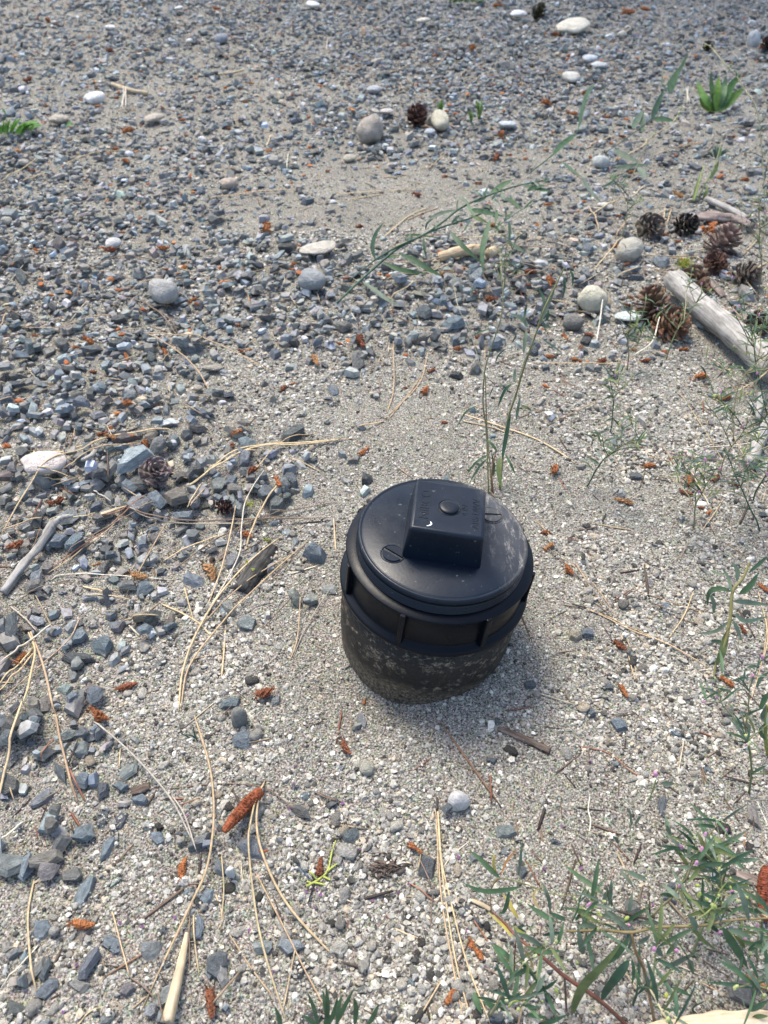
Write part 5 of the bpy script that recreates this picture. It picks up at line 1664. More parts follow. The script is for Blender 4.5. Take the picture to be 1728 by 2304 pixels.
# leaning weed with willow-like leaves
w = Weed('leaning_weed', 'leaning weed with long willow-like leaves arching over the gravel beyond the pipe', 'R', 60, 935, 'weeds growing from the sand')
w.stem('R', [(60, 935, .0), (200, 800, .012), (400, 620, .03), (530, 520, .042), (740, 410, .055), (960, 330, .065), (1060, 300, .07), (1200, 240, .078)], [14, 19, 14, 11], LD)
w.stem('R', [(150, 770, .012), (350, 610, .03), (520, 510, .044), (700, 430, .055), (850, 330, .066), (970, 235, .075), (1120, 160, .084), (1370, 70, .094), (1600, 20, .1)], [9, 16, 15, 10], LD)
w.stem('R', [(1120, 430, .06), (1260, 360, .068), (1420, 250, .08), (1550, 180, .088), (1659, 100, .095)], [5, 5], LD)
w.stem('R', [(1090, 590, .04), (1170, 520, .048), (1240, 470, .055)], [5, 4], LD)
for pts, wd, col in (
        ([(345, 610, .032), (325, 520, .043), (350, 420, .055), (410, 332, .066)], 30, LD), ([(530, 570, .042), (640, 620, .038), (740, 680, .032), (840, 735, .024)], 44, LG),
        ([(410, 632, .032), (520, 685, .028), (620, 702, .025), (735, 716, .02)], 36, LG), ([(250, 775, .018), (340, 840, .014), (420, 900, .01), (525, 955, .006)], 36, LB),
        ([(560, 432, .05), (660, 428, .05), (830, 452, .046)], 18, LG), ([(705, 445, .054), (712, 520, .046), (730, 610, .034)], 20, LD), ([(905, 400, .06), (960, 470, .055), (1030, 540, .048), (1130, 625, .036)], 36, LG),
        ([(1205, 310, .074), (1170, 430, .062), (1145, 560, .048), (1150, 715, .03)], 42, LG), ([(1345, 320, .076), (1350, 400, .068), (1345, 492, .058)], 22, LD),
        ([(740, 320, .066), (830, 270, .071), (960, 238, .075)], 32, LB), ([(1055, 240, .078), (1150, 255, .077), (1310, 290, .074)], 40, LG), ([(970, 130, .086), (1010, 170, .083), (1060, 215, .079)], 28, LB),
        ([(1200, 125, .088), (1290, 60, .094), (1375, 15, .098)], 42, LG), ([(1010, 400, .06), (1030, 360, .064), (1055, 320, .068)], 16, LD), ([(955, 245, .075), (958, 200, .079), (965, 160, .083)], 14, LD),
        ([(1060, 280, .072), (1120, 310, .07), (1190, 340, .066)], 34, LO), ([(1320, 150, .086), (1380, 190, .082), (1440, 240, .077)], 38, LG), ([(1330, 470, .058), (1400, 520, .052), (1470, 560, .046)], 34, LB),
        ([(1450, 50, .097), (1560, 85, .094), (1659, 100, .092)], 34, LG), ([(720, 385, .058), (735, 340, .064), (790, 300, .068)], 14, LD), ([(1480, 100, .092), (1540, 70, .096), (1620, 60, .098)], 30, LG)):
    w.leaf('R', pts, wd, col)

w.stem('U', [(-20, 905, .1), (130, 785, .112), (290, 640, .122), (322, 585, .128), (345, 500, .136), (385, 330, .146), (430, 282, .15)], [9, 8, 6, 4], LD)
for pts, wd, col in (([(318, 600, 0.128), (340, 480, 0.137), (370, 370, 0.144), (385, 310, 0.148)], 26, LG), ([(372, 400, 0.142), (395, 330, 0.147), (432, 282, 0.150)], 16, LG),
                     ([(130, 790, 0.114), (200, 710, 0.120), (262, 665, 0.124), (298, 632, 0.127)], 34, LG), ([(340, 930, 0.112), (370, 990, 0.108), (420, 1060, 0.104), (480, 1120, 0.098)], 34, LB),
                     ([(205, 830, 0.114), (270, 890, 0.112), (345, 940, 0.110)], 28, LG)):
    w.leaf('U', pts, wd, col)
for i in range(22):
    sx, sy, sz = random.choice([(420, 600, .032), (620, 475, .05), (780, 390, .06), (900, 340, .066), (1050, 200, .08), (1180, 150, .086), (1280, 105, .09), (1320, 320, .072), (1450, 235, .082), (1560, 30, .1), (1250, 240, .078)])
    sx += random.uniform(-45, 45); a = random.uniform(.2, 2.9) * random.choice([-1, 1]); L = random.uniform(50, 120)
    w.leaf('R', [(sx, sy, sz), (sx + math.cos(a) * L * .5, sy - math.sin(a) * L * .5, sz + .004), (sx + math.cos(a) * L, sy - math.sin(a) * L * .9, sz + .002)], random.uniform(14, 24), random.choice([LD, LG, LB]))
# upright grass-like weed toward the rosette
w = Weed('upright_weed', 'upright grass-like weed with broad blades, left of the broad-leaved rosette', 'U', 440, 800, 'weeds growing from the sand')
w.stem('U', [(440, 800, .0), (580, 720, .02), (690, 640, .035), (840, 520, .06), (900, 400, .08), (950, 270, .1), (1040, 150, .12), (1092, 70, .135)], [5, 7, 7, 4], LD)
for pts, wd, col in (([(835, 530, .06), (875, 430, .075), (925, 315, .09)], 40, LD), ([(955, 345, .085), (985, 260, .098), (1035, 165, .112)], 56, LG), ([(1030, 200, .11), (1060, 130, .122), (1095, 65, .134)], 22, LG),
                     ([(908, 300, .088), (910, 240, .097), (908, 180, .106)], 10, LG), ([(700, 600, .04), (735, 530, .05), (770, 470, .058)], 42, LB), ([(768, 625, .036), (775, 550, .046), (772, 462, .058)], 30, LD),
                     ([(845, 535, .06), (920, 530, .06), (1010, 545, .055)], 40, LG), ([(565, 745, .02), (650, 790, .015), (755, 835, .01)], 42, LB), ([(580, 880, .008), (690, 862, .01), (820, 852, .01)], 36, LB),
                     ([(740, 870, .012), (770, 910, .008), (810, 945, .004)], 40, LB), ([(480, 1010, .01), (540, 985, .01), (612, 920, .012)], 16, LD)):
    w.leaf('U', pts, wd, col)

# thin flowering stems
w = Weed('wiry_weed', 'thin wiry weed with a curved bud-tipped stem in the gravel left of the rosette', 'U', 700, 1010, 'wiry flowering weeds')
w.stem('U', [(660, 1010, .0), (740, 840, .035), (790, 730, .06), (830, 660, .075), (900, 610, .085), (980, 555, .095), (1042, 465, .11)], [6, 8, 8, 6], SP)
w.stem('U', [(560, 1080, .0), (600, 950, .02), (740, 830, .04)], [6, 5], LD)
for x, y, z in ((1042, 455, .112), (1030, 485, .108), (1015, 520, .102), (850, 640, .08), (800, 705, .065)):
    w.bud('U', x, y, z, 22, (.46, .47, .22))
w = Weed('arching_weed', 'thin arching straw-coloured stem with tiny leaves, over the rosette at the right edge', 'D', 1600, 560, 'wiry flowering weeds')
w.stem('U', [(1640, 1330, .0), (1630, 1000, .06), (1615, 760, .10), (1590, 520, .14), (1550, 400, .16), (1500, 330, .17), (1440, 230, .185), (1380, 170, .195), (1320, 100, .205), (1255, 20, .215), (1200, -10, .22)], [8, 9, 9, 6], SP)
w.stem('U', [(1620, 800, .095), (1560, 770, .1), (1490, 765, .1)], [6, 4], LD)
w.stem('U', [(1600, 560, .135), (1640, 500, .14), (1659, 430, .15)], [6, 4], LD)
for x, y, z in ((1250, 15, .216), (1215, 5, .219), (1380, 160, .197), (1395, 150, .197), (1600, 540, .137)):
    w.bud('U', x, y, z, 20, (.42, .43, .24))
for pts in ([(1440, 230, .185), (1433, 200, .19), (1430, 170, .19)], [(1615, 760, .1), (1640, 770, .1), (1659, 740, .1)], [(1590, 620, .125), (1630, 575, .13), (1659, 570, .13)], [(1380, 180, .193), (1410, 120, .195), (1430, 90, .195)]):
    w.leaf('U', pts, 9, LD)
w = Weed('small_sprout', 'short yellow-green weed sprouting beside the tan stick, right', 'U', 1140, 1110, 'small green sprouts')
w.stem('U', [(1135, 1110, .0), (1170, 980, .02), (1205, 860, .035)], [14, 9], (.20, .24, .08))
w.stem('U', [(1160, 1090, .0), (1230, 960, .025), (1290, 830, .045), (1322, 720, .06)], [12, 8], (.17, .21, .09))
for pts in ([(1130, 1110, .0), (1150, 1020, .012), (1190, 900, .028)], [(1200, 1090, .0), (1220, 1050, .008), (1230, 1000, .014)], [(1250, 960, .025), (1290, 880, .035), (1310, 820, .045)], [(1310, 800, .048), (1318, 750, .055), (1325, 715, .06)]):
    w.leaf('U', pts, 22, (.12, .17, .05))
w = Weed('grass_tuft', 'small bluish-green grass tuft in the right gravel below the rosette', 'U', 1290, 800, 'small green sprouts', 'grass')
for i in range(26):
    a = random.uniform(-1, 1)
    w.leaf('U', [(1290 + a * 20, 805, .0), (1300 + a * 70, 750 + abs(a) * 12, .012), (1310 + a * 105 + random.uniform(-10, 10), 700 + abs(a) * 60 + random.uniform(-15, 15), .02)], 8, (.10, .15, .11), .2, 'blade')

# rosette
w = Weed('leafy_rosette', 'broad-leaved bright green rosette in the upper right gravel', 'B', 1432, 478, 'small green sprouts', 'plant')
for pts, wd, col in (([(1425, 480, .0), (1395, 440, .018), (1370, 400, .03), (1352, 350, .045)], 42, (.10, .20, .045)), ([(1425, 482, .0), (1395, 465, .006), (1375, 435, .016), (1375, 402, .028)], 44, (.13, .23, .04)),
                     ([(1432, 482, .0), (1435, 430, .022), (1440, 380, .04), (1447, 330, .055)], 46, (.14, .25, .045)), ([(1428, 480, .0), (1418, 420, .025), (1412, 360, .045), (1412, 305, .065)], 34, (.08, .16, .06)),
                     ([(1440, 480, .0), (1470, 430, .02), (1500, 370, .04), (1545, 318, .06)], 46, (.07, .15, .045)), ([(1442, 480, .0), (1480, 450, .012), (1520, 410, .026), (1556, 385, .036)], 50, (.12, .21, .045)),
                     ([(1440, 478, .0), (1460, 420, .025), (1470, 370, .04), (1478, 330, .055)], 38, (.11, .19, .09)), ([(1430, 482, .0), (1410, 470, .004), (1395, 455, .01), (1380, 450, .014)], 36, (.13, .22, .04)),
                     ([(1436, 482, .0), (1456, 472, .004), (1480, 455, .01), (1500, 445, .014)], 34, (.12, .2, .05))):
    w.leaf('B', pts, wd * .72, col, .3)

# grass tufts and single sprouts far off
w = Weed('grass_tuft', 'bright green grass tuft at the left edge of the gravel', 'A', 50, 575, 'small green sprouts', 'grass')
for i in range(46):
    a = random.uniform(-1, 1); h = random.uniform(.4, 1)
    x0 = 45 + a * 45
    w.leaf('A', [(x0, 585 - random.uniform(0, 20), .0), (x0 + 12 + a * 30, 560 - 24 * h, .018 * h), (x0 + 28 + a * 70 * h, 548 - 44 * h + abs(a) * 26, .03 * h)], 10, (.13, .30, .045), .2, 'blade')
for pts in ([(130, 570, .0), (150, 545, .01), (185, 545, .008)], [(125, 570, .0), (140, 535, .012), (165, 520, .016)], [(285, 550, .0), (300, 535, .008), (320, 540, .006)], [(30, 520, .01), (22, 490, .025), (10, 465, .035)]):
    w.leaf('A', pts, 16, (.12, .25, .06))
w = Weed('grass_tuft', 'low green grass tuft cut by the top edge of the photo', 'B', 350, 8, 'small green sprouts', 'grass')
for i in range(40):
    a = random.uniform(-1, 1)
    w.leaf('B', [(350 + a * 70, 14 - random.uniform(0, 8), .0), (355 + a * 85, 2 - random.uniform(0, 8), .012), (360 + a * 105, -4 - random.uniform(0, 10), .015)], 8, (.09, .20, .04), .2, 'blade')
for lab, x, y, n, h, wd in (('thin green grass sprout left of two others in the far gravel', 242, 500, 8, 78, 18), ('yellow-green grass sprout, middle one in the far gravel', 375, 530, 6, 60, 16), ('upright green grass sprout right of two others in the far gravel', 412, 515, 8, 95, 20)):
    w = Weed('grass_sprout', lab, 'B', x, y, 'small green sprouts', 'grass')
    for i in range(n):
        a = random.uniform(-1, 1)
        w.leaf('B', [(x + a * 5, y, .0), (x + a * 12, y - h * .5, h * .0003), (x + a * 22, y - h * random.uniform(.7, 1), h * .0006)], 6, (.11, .20, .06), .2, 'blade')
w = Weed('grass_sprout', 'three dark green grass blades lying on pale grit, lower left', 'K', 270, 1900, 'small green sprouts', 'grass')
for pts in ([(975, 165, .0), (930, 130, .004), (880, 105, .008)], [(975, 160, .0), (955, 110, .008), (945, 60, .014)], [(970, 140, .002), (940, 120, .006), (905, 115, .006)]):
    w.leaf('F', pts, 8, LD, .2, 'blade')
w = Weed('grass_sprout', 'short green grass sprout at the bottom edge left of centre', 'F', 1560, 1530, 'small green sprouts', 'grass')
for pts in ([(1590, 1560, .0), (1610, 1460, .015), (1600, 1340, .035)], [(1600, 1560, .0), (1640, 1480, .012), (1659, 1400, .025)], [(1570, 1560, .0), (1540, 1450, .016), (1510, 1380, .028)], [(1560, 1560, .0), (1530, 1520, .006), (1480, 1490, .01)], [(1380, 1560, .0), (1370, 1500, .01), (1350, 1450, .018)]):
    w.leaf('F', pts, 22, LG, .2, 'blade')
for pts in ([(150, 2070, .0), (200, 1960, .015), (270, 1830, .03)], [(120, 2070, .0), (90, 1950, .015), (75, 1850, .03)], [(160, 2070, .0), (170, 1950, .02), (190, 1880, .03)], [(270, 2070, .0), (280, 1960, .012), (265, 1890, .02)], [(350, 2070, .0), (390, 2000, .01), (420, 1930, .016)]):
    w.leaf('G', pts, 30, LG, .2, 'blade')

# the red-stemmed weed at the lower right: leaves surveyed one by one
w = Weed('red_stemmed_weed', 'leafy weed with thick red-brown stems sprawling in the lower right corner', 'Y', 1580, 1900, 'weeds growing from the sand')
w.stem('Y', [(1720, 2010, .0), (1430, 1740, .018), (1080, 1500, .03), (850, 1300, .034), (620, 1120, .032), (460, 950, .026), (345, 850, .018)], [48, 42, 32, 18], SR)
w.stem('Y', [(345, 850, .018), (340, 740, .022), (345, 620, .028), (420, 520, .034)], [12, 9], SB)
w.stem('Y', [(350, 610, .028), (420, 520, .034), (640, 560, .04), (980, 680, .045), (1200, 690, .05)], [16, 14, 9], (.14, .14, .06))
w.stem('Z', [(-360, 1050, .03), (0, 1040, .042), (290, 1060, .05), (550, 1010, .055), (1000, 990, .06), (1280, 940, .062), (1700, 915, .066)], [26, 34, 28, 18], (.17, .135, .06))
w.stem('Z', [(520, 1960, .0), (480, 1750, .012), (420, 1450, .03), (330, 1250, .042), (290, 1070, .05)], [34, 34, 26], (.18, .12, .06))
w.stem('Y', [(1100, 1860, .0), (1090, 1680, .014), (1080, 1500, .03)], [22, 20], (.10, .08, .06))
w.stem('Y', [(600, 1600, .0), (575, 1400, .012), (590, 1150, .03)], [16, 14], SR)
w.stem('Y', [(1160, 940, .034), (1210, 830, .042), (1240, 700, .05), (1290, 610, .058)], [22, 14], LG)
w.stem('Z', [(830, 1010, .058), (1080, 830, .07), (1180, 640, .08), (1280, 520, .09)], [14, 10], (.24, .28, .10))
w.stem('Z', [(560, 1020, .055), (700, 1100, .05), (850, 1300, .04), (920, 1480, .03)], [14, 12], LG)
w.stem('Z', [(1280, 950, .062), (1200, 1010, .06), (1130, 1010, .058)], [14, 10], LO)
YL = (([(430, 510, .034), (330, 420, .036), (230, 320, .036), (130, 240, .034)], 52, LG), ([(640, 605, .038), (430, 640, .034), (240, 640, .03), (55, 560, .026)], 46, LG), ([(615, 495, .04), (635, 360, .05), (645, 240, .058), (655, 130, .064)], 28, LB),
      ([(435, 490, .036), (490, 360, .04), (550, 280, .042), (625, 215, .042)], 22, (.36, .19, .07)), ([(400, 470, .034), (365, 380, .04), (375, 310, .044), (360, 270, .045)], 26, LY_),
      ([(995, 955, .036), (890, 900, .036), (800, 840, .034), (700, 770, .03)], 50, LG), ([(1095, 935, .036), (1010, 900, .036), (920, 860, .034)], 46, LD), ([(1470, 680, .055), (1340, 580, .054), (1200, 480, .05), (1080, 385, .044)], 44, LG),
      ([(1150, 1890, .0), (1210, 1700, .02), (1300, 1550, .038), (1450, 1400, .054), (1659, 1150, .07)], 92, LO), ([(1450, 1740, .02), (1510, 1620, .032), (1580, 1540, .042), (1680, 1420, .05)], 74, LD),
      ([(560, 1115, .03), (480, 1010, .03), (400, 930, .026), (310, 850, .02)], 30, LY_), ([(840, 1205, .034), (740, 1130, .036), (640, 1060, .035), (545, 985, .03)], 44, (.24, .26, .065)),
      ([(690, 1200, .034), (820, 1245, .036), (930, 1255, .036), (1060, 1240, .034)], 48, LG), ([(560, 1330, .012), (480, 1270, .014), (420, 1220, .012), (365, 1175, .008)], 54, LG), ([(545, 1345, .012), (470, 1340, .012), (400, 1345, .01)], 34, LO),
      ([(840, 1370, .028), (820, 1430, .024), (770, 1470, .02), (720, 1450, .018)], 26, LD), ([(1010, 1530, .028), (920, 1600, .022), (820, 1650, .016), (720, 1685, .01)], 36, LD), ([(480, 1850, .0), (380, 1810, .004), (260, 1750, .006)], 60, LG),
      ([(505, 1780, .003), (460, 1720, .008), (415, 1610, .014)], 44, LB), ([(170, 1660, .004), (200, 1760, .004), (250, 1880, .002)], 60, LG), ([(840, 1975, .0), (950, 1950, .008), (1110, 1885, .014)], 46, LG),
      ([(935, 865, .034), (925, 740, .042), (890, 640, .048), (850, 550, .05)], 34, LB), ([(1490, 800, .05), (1485, 720, .055), (1490, 650, .06)], 38, LB), ([(1525, 790, .052), (1540, 690, .058), (1545, 600, .064), (1550, 520, .068)], 36, LB),
      ([(520, 645, .034), (505, 760, .028), (470, 850, .02), (420, 870, .018)], 40, LG), ([(620, 930, .012), (560, 830, .014), (510, 730, .014), (455, 680, .012)], 40, (.42, .33, .09)), ([(770, 1440, .01), (740, 1340, .016), (680, 1240, .024), (620, 1190, .03)], 24, (.48, .36, .17)),
      ([(830, 840, .006), (770, 720, .01), (790, 640, .012), (830, 620, .012)], 30, (.50, .40, .20)), ([(1000, 1190, .03), (1040, 1080, .036), (1070, 960, .04)], 36, LG), ([(1230, 760, .05), (1300, 680, .055), (1330, 610, .06)], 20, LB),
      ([(1270, 1280, .03), (1240, 1160, .038), (1210, 1000, .044)], 60, LB), ([(1480, 850, .046), (1570, 900, .044), (1680, 1010, .04)], 60, LB), ([(690, 1880, .0), (800, 1900, .004), (900, 1910, .006)], 40, LG), ([(520, 1740, .004), (580, 1700, .01), (640, 1650, .016)], 26, LB),
      ([(700, 1060, .02), (620, 1010, .022), (720, 990, .022)], 24, LD), ([(860, 1090, .03), (960, 1070, .034), (1080, 1060, .036)], 36, LD))
for pts, wd, col in YL:
    w.leaf('Y', pts, wd, col)
ZL = (([(265, 1105, .05), (190, 1210, .044), (100, 1320, .036), (-20, 1390, .03)], 72, LG), ([(265, 1340, .036), (180, 1450, .032), (80, 1580, .024), (-20, 1700, .016)], 84, LD), ([(945, 1035, .058), (910, 960, .064), (860, 890, .068)], 66, LB),
      ([(265, 1025, .05), (150, 940, .052), (20, 830, .052)], 48, LB), ([(565, 970, .056), (470, 955, .058), (365, 965, .056)], 46, LB), ([(445, 530, .05), (320, 480, .05), (200, 430, .048)], 46, LB), ([(300, 590, .046), (240, 510, .048), (170, 430, .048)], 34, LB),
      ([(775, 725, .06), (690, 650, .06), (590, 575, .056)], 46, LB), ([(1470, 945, .066), (1430, 800, .074), (1390, 670, .08), (1340, 560, .084)], 52, LB), ([(1205, 1010, .06), (1280, 1130, .054), (1380, 1290, .044), (1450, 1410, .036)], 80, LG),
      ([(1255, 1030, .06), (1370, 1060, .058), (1495, 1115, .054)], 56, LB), ([(620, 1425, .03), (760, 1350, .036), (930, 1265, .042)], 58, LB), ([(855, 1330, .04), (885, 1400, .034), (910, 1480, .026)], 60, LB), ([(640, 90, .03), (720, 110, .03), (820, 125, .028)], 26, LD),
      ([(680, 110, .03), (665, 40, .036), (640, -20, .04)], 30, LB), ([(100, 800, .05), (60, 700, .056), (40, 600, .06)], 40, LG), ([(350, 1180, .044), (420, 1130, .046), (480, 1080, .05)], 44, LB), ([(1580, 1270, .04), (1590, 1130, .05), (1610, 960, .06)], 34, LB),
      ([(240, 1250, .04), (280, 1160, .046), (270, 1080, .05)], 30, LB), ([(520, 1800, .008), (640, 1840, .01), (790, 1820, .01)], 30, LG), ([(880, 1010, .058), (960, 1080, .052), (1020, 1150, .046), (1150, 1240, .036)], 44, LO), ([(260, 880, .05), (280, 760, .056), (300, 640, .06)], 36, LB),
      ([(430, 1480, .03), (480, 1620, .022), (520, 1760, .012)], 40, LB), ([(960, 1900, .0), (900, 1820, .006), (1040, 1740, .012)], 24, LD), ([(1460, 1850, .01), (1560, 1800, .016), (1659, 1740, .02)], 56, LG), ([(290, 1330, .036), (310, 1450, .03), (290, 1600, .022)], 36, LG),
      ([(1500, 1920, .006), (1560, 1900, .01), (1659, 1900, .012)], 50, LO), ([(690, 1610, .016), (790, 1650, .016), (890, 1700, .012)], 40, LG))
for pts, wd, col in ZL:
    w.leaf('Z', pts, wd, col)
for q, x, y, z, s, c in (('Z', 950, 590, .078, 50, (.38, .46, .12)), ('Z', 970, 680, .072, 56, (.36, .44, .12)), ('Z', 1050, 730, .072, 50, (.36, .43, .12)), ('Z', 1110, 790, .068, 56, (.40, .48, .16)), ('Z', 1285, 610, .085, 34, (.50, .55, .15)),
                         ('Z', 1280, 515, .09, 30, (.42, .50, .16)), ('Z', 1165, 690, .078, 44, (.36, .46, .16)), ('Z', 640, 1690, .012, 52, (.52, .56, .10)), ('Z', 720, 1650, .014, 36, (.40, .45, .15)), ('Z', 240, 920, .054, 50, (.42, .52, .14)),
                         ('Z', 455, 425, .05, 24, (.42, .5, .16)), ('Y', 1000, 1640, .02, 60, (.42, .52, .16)), ('Y', 1390, 800, .05, 44, (.46, .55, .16)), ('Y', 1420, 860, .048, 40, (.46, .55, .16)), ('Y', 860, 1750, .008, 34, (.40, .48, .14)),
                         ('Y', 640, 760, .02, 44, (.30, .42, .20)), ('Y', 1240, 350, .046, 24, (.40, .48, .12)), ('Z', 1620, 1700, .02, 60, (.40, .46, .08)), ('Y', 1210, 1370, .03, 44, (.32, .38, .14))):
    w.bud(q, x, y, z, s, c)
w.bud('Y', 505, 1815, .01, 46, (.62, .42, .56), 'flower')
w.stem('Y', [(505, 1815, .01), (570, 1760, .012), (650, 1740, .008)], [20, 24], (.36, .42, .10))

# single weed at the right, by the needle bundle
w = Weed('leafy_weed', 'slim weed with dark narrow leaves and a reddish foot, right of the needle bundle', 'H', 1272, 1480, 'weeds growing from the sand')
w.stem('H', [(1272, 1480, .0), (1290, 1370, .008), (1350, 1230, .022), (1390, 1050, .038), (1410, 850, .054), (1480, 760, .062), (1530, 640, .072)], [9, 24, 22, 14], (.22, .20, .08))
for pts, wd, col in (([(1290, 1370, .01), (1330, 1290, .018), (1355, 1180, .026), (1385, 1110, .034)], 50, LO), ([(1455, 870, .054), (1530, 810, .058), (1590, 720, .062)], 44, LG), ([(1400, 850, .052), (1310, 830, .052), (1240, 860, .048), (1230, 950, .038)], 34, LG),
                     ([(1250, 880, .05), (1275, 940, .042), (1270, 1010, .034)], 36, LB), ([(1380, 1060, .036), (1290, 1130, .028), (1160, 1150, .022)], 24, LB), ([(1420, 1010, .04), (1500, 1060, .034), (1659, 1030, .034)], 28, LB), ([(1410, 920, .048), (1530, 930, .046), (1659, 945, .044)], 34, LB),
                     ([(1400, 860, .054), (1380, 760, .06), (1330, 680, .066)], 20, LB), ([(1440, 780, .06), (1440, 700, .066), (1400, 640, .07)], 30, LB), ([(1410, 1060, .036), (1440, 1120, .03), (1480, 1210, .02)], 30, LB), ([(1520, 720, .066), (1600, 650, .07), (1659, 600, .074)], 24, LD),
                     ([(1250, 700, .05), (1290, 720, .05), (1360, 740, .052)], 14, LG), ([(1250, 1200, .014), (1310, 1205, .014), (1370, 1220, .016)], 24, LD)):
    w.leaf('H', pts, wd, col)
w = Weed('leafy_weed', 'weed reaching in at the right edge with folded green leaves', 'H', 1655, 1900, 'weeds growing from the sand')
w.stem('H', [(1660, 2010, .0), (1640, 1850, .02), (1665, 1650, .05)], [30, 24], (.20, .22, .06))
for pts, wd, col in (([(1645, 1780, .03), (1620, 1720, .034), (1690, 1600, .05)], 40, LB), ([(1640, 1900, .015), (1600, 1830, .024), (1670, 1760, .034)], 34, LG), ([(1600, 1690, .03), (1640, 1600, .04), (1690, 1560, .046)], 34, LG), ([(1575, 1530, .03), (1610, 1460, .04), (1680, 1410, .05)], 28, LB)):
    w.leaf('H', pts, wd, col)

# small pink-tipped weed on the sand, lower right
w = Weed('pink_flowered_sprout', 'pink-tipped thin sprout beside the long dark chip, lower right', 'I', 1025, 250, 'wiry flowering weeds')
w.stem('I', [(1025, 235, .0), (1045, 180, .01), (1060, 130, .018)], [8, 8], (.25, .30, .12))
w.bud('I', 1058, 98, .024, 34, (.66, .34, .52), 'flower')
for pts in ([(1110, 320, .004), (1125, 380, .004), (1140, 430, .0)], [(1090, 150, .012), (1120, 148, .012), (1165, 150, .01)]):
    w.leaf('I', pts, 24, LB)
w = Weed('grass_sprout', 'thin scattered bluish sprouts right of the dark round chip', 'I', 930, 420, 'small green sprouts', 'grass')
for pts in ([(930, 380, .0), (925, 320, .01), (918, 280, .016)], [(950, 370, .0), (965, 340, .006), (985, 320, .01)], [(860, 470, .0), (850, 445, .004), (830, 430, .008)], [(940, 500, .0), (920, 500, .004), (905, 495, .006)]):
    w.leaf('I', pts, 16, LB, .2, 'blade')


# wiry, much-branched weeds with tiny pink buds along the right side
def wiry(label, q, x, y, H, lean, n_br, seed, spread=.6, name='wiry_weed', group='wiry flowering weeds', leafk=1.0, dens=.55):
    rg = random.Random(seed)
    w = Weed(name, label, q, x, y, group)
    b = np.array(w.root.location)
    d0 = np.array([lean[0], lean[1], 1.0]); d0 /= np.linalg.norm(d0)

    def grow(p, d, L, r, lv):
        n = 7
        P = [p]
        for i in range(n):
            d = d + np.array([rg.uniform(-.2, .2), rg.uniform(-.2, .2), rg.uniform(-.12, .08)])
            d /= np.linalg.norm(d)
            P.append(P[-1] + d * L / n)
        v, f = tube(catmull(P, 14), np.linspace(r, r * .6, 14), 5)
        mesh('stem', v, f, M_STEM, P[0], w.root, True, jit(rg.choice([SG, SP, (.14, .17, .08), (.26, .24, .13), LD]), .12))
        for i in range(2, n + 1):
            if rg.random() < dens:
                a = rg.uniform(0, 6.28); e = rg.uniform(.1, .9); l = rg.uniform(.008, .022) * leafk
                dd = np.array([math.cos(a) * math.cos(e), math.sin(a) * math.cos(e), math.sin(e)])
                Q = catmull([P[i], P[i] + dd * l * .5, P[i] + dd * l + np.array([0, 0, -.15 * l])], 7)
                v, f = blade(Q, rg.uniform(.0010, .0022) * leafk ** 1.4, (rg.uniform(-.4, .4), -.5, .8), .3)
                mesh('leaf', v, f, M_LEAF, Q[0], w.root, True, jit(rg.choice([LD, LG, LB, LO]), .15))
        e = P[-1]
        if lv >= 1:
            rr = rg.uniform(.0007, .0012)
            bm = blob(RNG, 1, .1)
            bmesh.ops.scale(bm, vec=(rr, rr, rr * 2.2), verts=bm.verts)
            me = bpy.data.meshes.new('bud'); bm.to_mesh(me); bm.free(); me.materials.append(M_PETAL)
            o = link('bud', me, e, w.root, rg.choice([(.55, .58, .25), (.45, .5, .2), (.62, .32, .50), (.5, .54, .3)]))
            o.rotation_euler = (rg.uniform(-.6, .6), rg.uniform(-.6, .6), 0)
        if lv < 2:
            for k in range(n_br if lv == 0 else rg.randint(1, 2)):
                i = rg.randint(2, n - 1)
                a = rg.uniform(0, 6.28)
                dd = d0 * .6 + np.array([math.cos(a), math.sin(a), rg.uniform(-.1, .5)]) * spread
                grow(P[i], dd / np.linalg.norm(dd), L * rg.uniform(.35, .65), r * .7, lv + 1)
    grow(b, d0, H, .00085, 0)


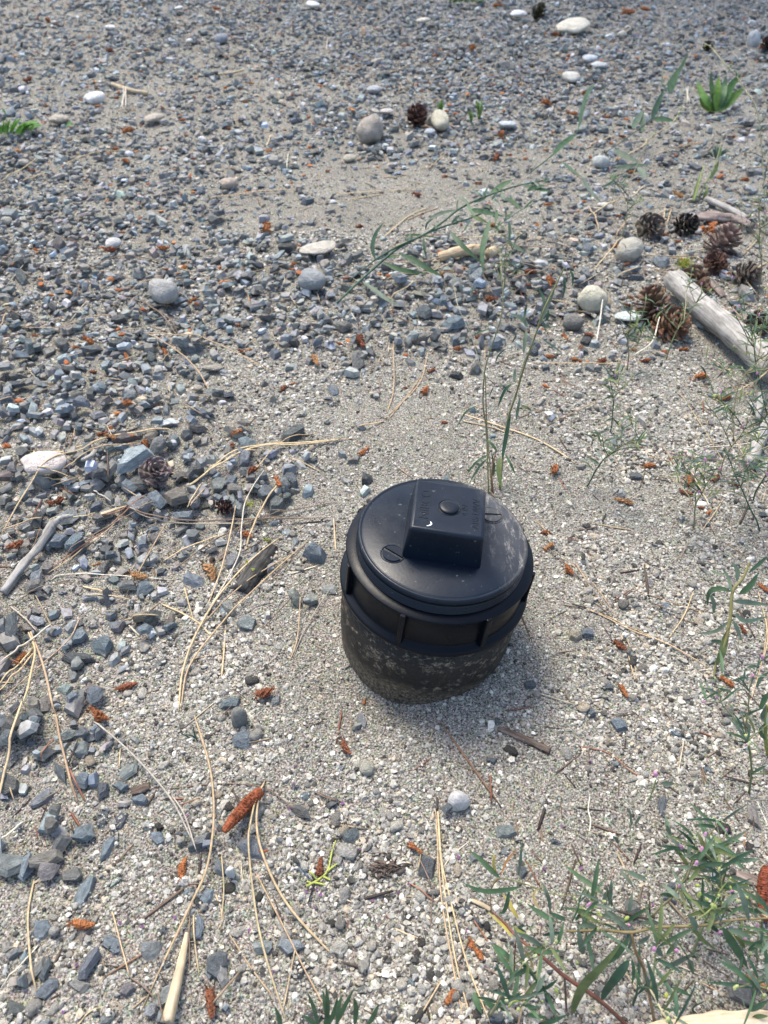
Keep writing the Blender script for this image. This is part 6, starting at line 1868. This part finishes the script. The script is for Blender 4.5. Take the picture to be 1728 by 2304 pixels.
for i, (lab, q, x, y, H, lean, nb) in enumerate((
        ('wiry branching weed growing in front of the lower end of the log', 'X', 1290, 900, .13, (-.25, -.1), 6),
        ('wiry weed with pink buds between the log and the broken stick', 'X', 1500, 420, .11, (-.2, .1), 6),
        ('wiry weed at the right edge above the broken stick', 'X', 1655, 620, .12, (-.35, .0), 6),
        ('wiry pink-budded weed on the sand left of the broken stick', 'X', 1150, 1260, .10, (-.4, -.05), 6),
        ('low wiry weed with yellow buds over grit, right of the pipe', 'X', 860, 1850, .075, (-.3, .1), 5),
        ('wiry weed beside the twisted brown catkins at the right', 'X', 1500, 1560, .09, (-.35, .0), 6),
        ('wiry weed by the big open cone left of the log', 'V', 570, 1560, .085, (.0, .1), 5),
        ('wiry weed over the pine cone heap at the right edge', 'V', 1560, 900, .13, (-.1, .1), 6),
        ('sparse wiry weed in the gravel left of the cone heap', 'V', 150, 1680, .08, (.1, .2), 4),
        ('sparse wiry weed on the sand behind the greenish stone', 'S', 1500, 1500, .06, (.1, .1), 4),
        ('sparse wiry weed on the sand between pipe and broken stick', 'S', 1290, 1990, .07, (.1, .05), 4),
        ('thin wiry weed near the brown bark slab', 'V', 60, 330, .08, (.0, .2), 4),
        ('wiry weed at the lower right edge above the long red pollen cone', 'I', 1560, 200, .07, (-.2, .1), 5),
        ('thin wiry weed leaning over the open sand, right edge below the sticks', 'H', 1600, 420, .09, (-.3, .1), 5),
        ('wiry weed among the stones beside the buried tan stick', 'R', 1290, 1000, .09, (.1, .1), 4),
        ('wiry weed at the far right gravel below the arching stem', 'U', 1620, 1000, .10, (-.2, .1), 5))):
    wiry(lab, q, x, y, H, lean, nb, 100 + i)

for i, (lab, q, x, y, H, lean, nb) in enumerate((
        ('low leafy green weed below the red stems at the bottom edge', 'Y', 900, 1750, .05, (-.2, .1), 5),
        ('low leafy green weed between the two red-brown stems', 'Y', 1250, 1250, .06, (.1, .2), 6),
        ('low leafy weed with bluish leaves above the horizontal red stem', 'Z', 500, 900, .06, (.1, .2), 6),
        ('leafy weed with bluish leaves right of the crossing stems', 'Z', 900, 1300, .065, (.2, .1), 6),
        ('leafy green weed at the bottom edge beside the pale wood chunk', 'Z', 300, 1800, .055, (.1, .2), 5),
        ('leafy green weed over the right end of the pale wood chunk', 'Z', 1500, 1750, .06, (-.2, .1), 6),
        ('leafy weed with yellow-green tips left of the long dark red pollen cone', 'Z', 1150, 900, .06, (-.1, .2), 6),
        ('small leafy weed at the bottom edge left of the red-stemmed weed', 'Y', 330, 1900, .04, (.1, .2), 4),
        ('leafy weed at the right edge below the long dark red pollen cone', 'Z', 1560, 1350, .06, (-.2, .1), 5))):
    wiry(lab, q, x, y, H, lean, nb - 3, 300 + i, .9, 'leafy_weed', 'weeds growing from the sand', 1.25, .5)


# the pine the cones and needles fell from: it stands beyond the yard and shades the far gravel
def build_pine(bx, by):
    root = empty('pine_tree', (bx, by, -.02))
    tag(root, 'tall pine tree standing beyond the far edge of the gravel, shading it', 'tree')
    v, f = tube(catmull([(bx, by, -.1), (bx + .05, by, 2.5), (bx - .04, by + .05, 5.2), (bx, by, 7.2)], 24), np.linspace(.20, .05, 24), 14)
    mesh('trunk', v, f, M_BARK, root.location, root)
    LV, LF = [], []
    rg = random.Random(5)
    for i in range(34):
        z = 3.0 + 4.0 * (i / 34) ** .9
        a = i * 2.4 + rg.uniform(-.4, .4)
        L = (1.9 - 1.3 * (z - 3.0) / 4.2) * rg.uniform(.65, 1.1)
        b0 = Vector((bx, by, z))
        tip = b0 + Vector((math.cos(a) * L, math.sin(a) * L, .25 * L * rg.uniform(-.4, 1)))
        pth = catmull([b0, b0.lerp(tip, .5) + Vector((0, 0, -.05)), tip], 9)
        v, f = tube(pth, np.linspace(.035, .008, 9), 6)
        mesh('limb', v, f, M_BARK, b0, root)
        for k in range(3, 9):
            for _ in range(3):
                c = np.array(pth[k]) + np.array([rg.gauss(0, .13), rg.gauss(0, .13), rg.gauss(0, .08)])
                for _ in range(26):
                    d = np.array([rg.gauss(0, 1), rg.gauss(0, 1), rg.gauss(.3, 1)]); d /= np.linalg.norm(d)
                    s = np.cross(d, [.3, .5, .8]); s *= .014 / (np.linalg.norm(s) + 1e-9)
                    n0 = len(LV)
                    LV.extend([c - s, c + s, c + d * rg.uniform(.12, .2)])
                    LF.append((n0, n0 + 1, n0 + 2))
    mesh('crown', LV, LF, M_LEAF, root.location, root, False, (.05, .085, .035))


build_pine(-.1, 5.6)

finish_labels()
print('objects', len(bpy.data.objects))
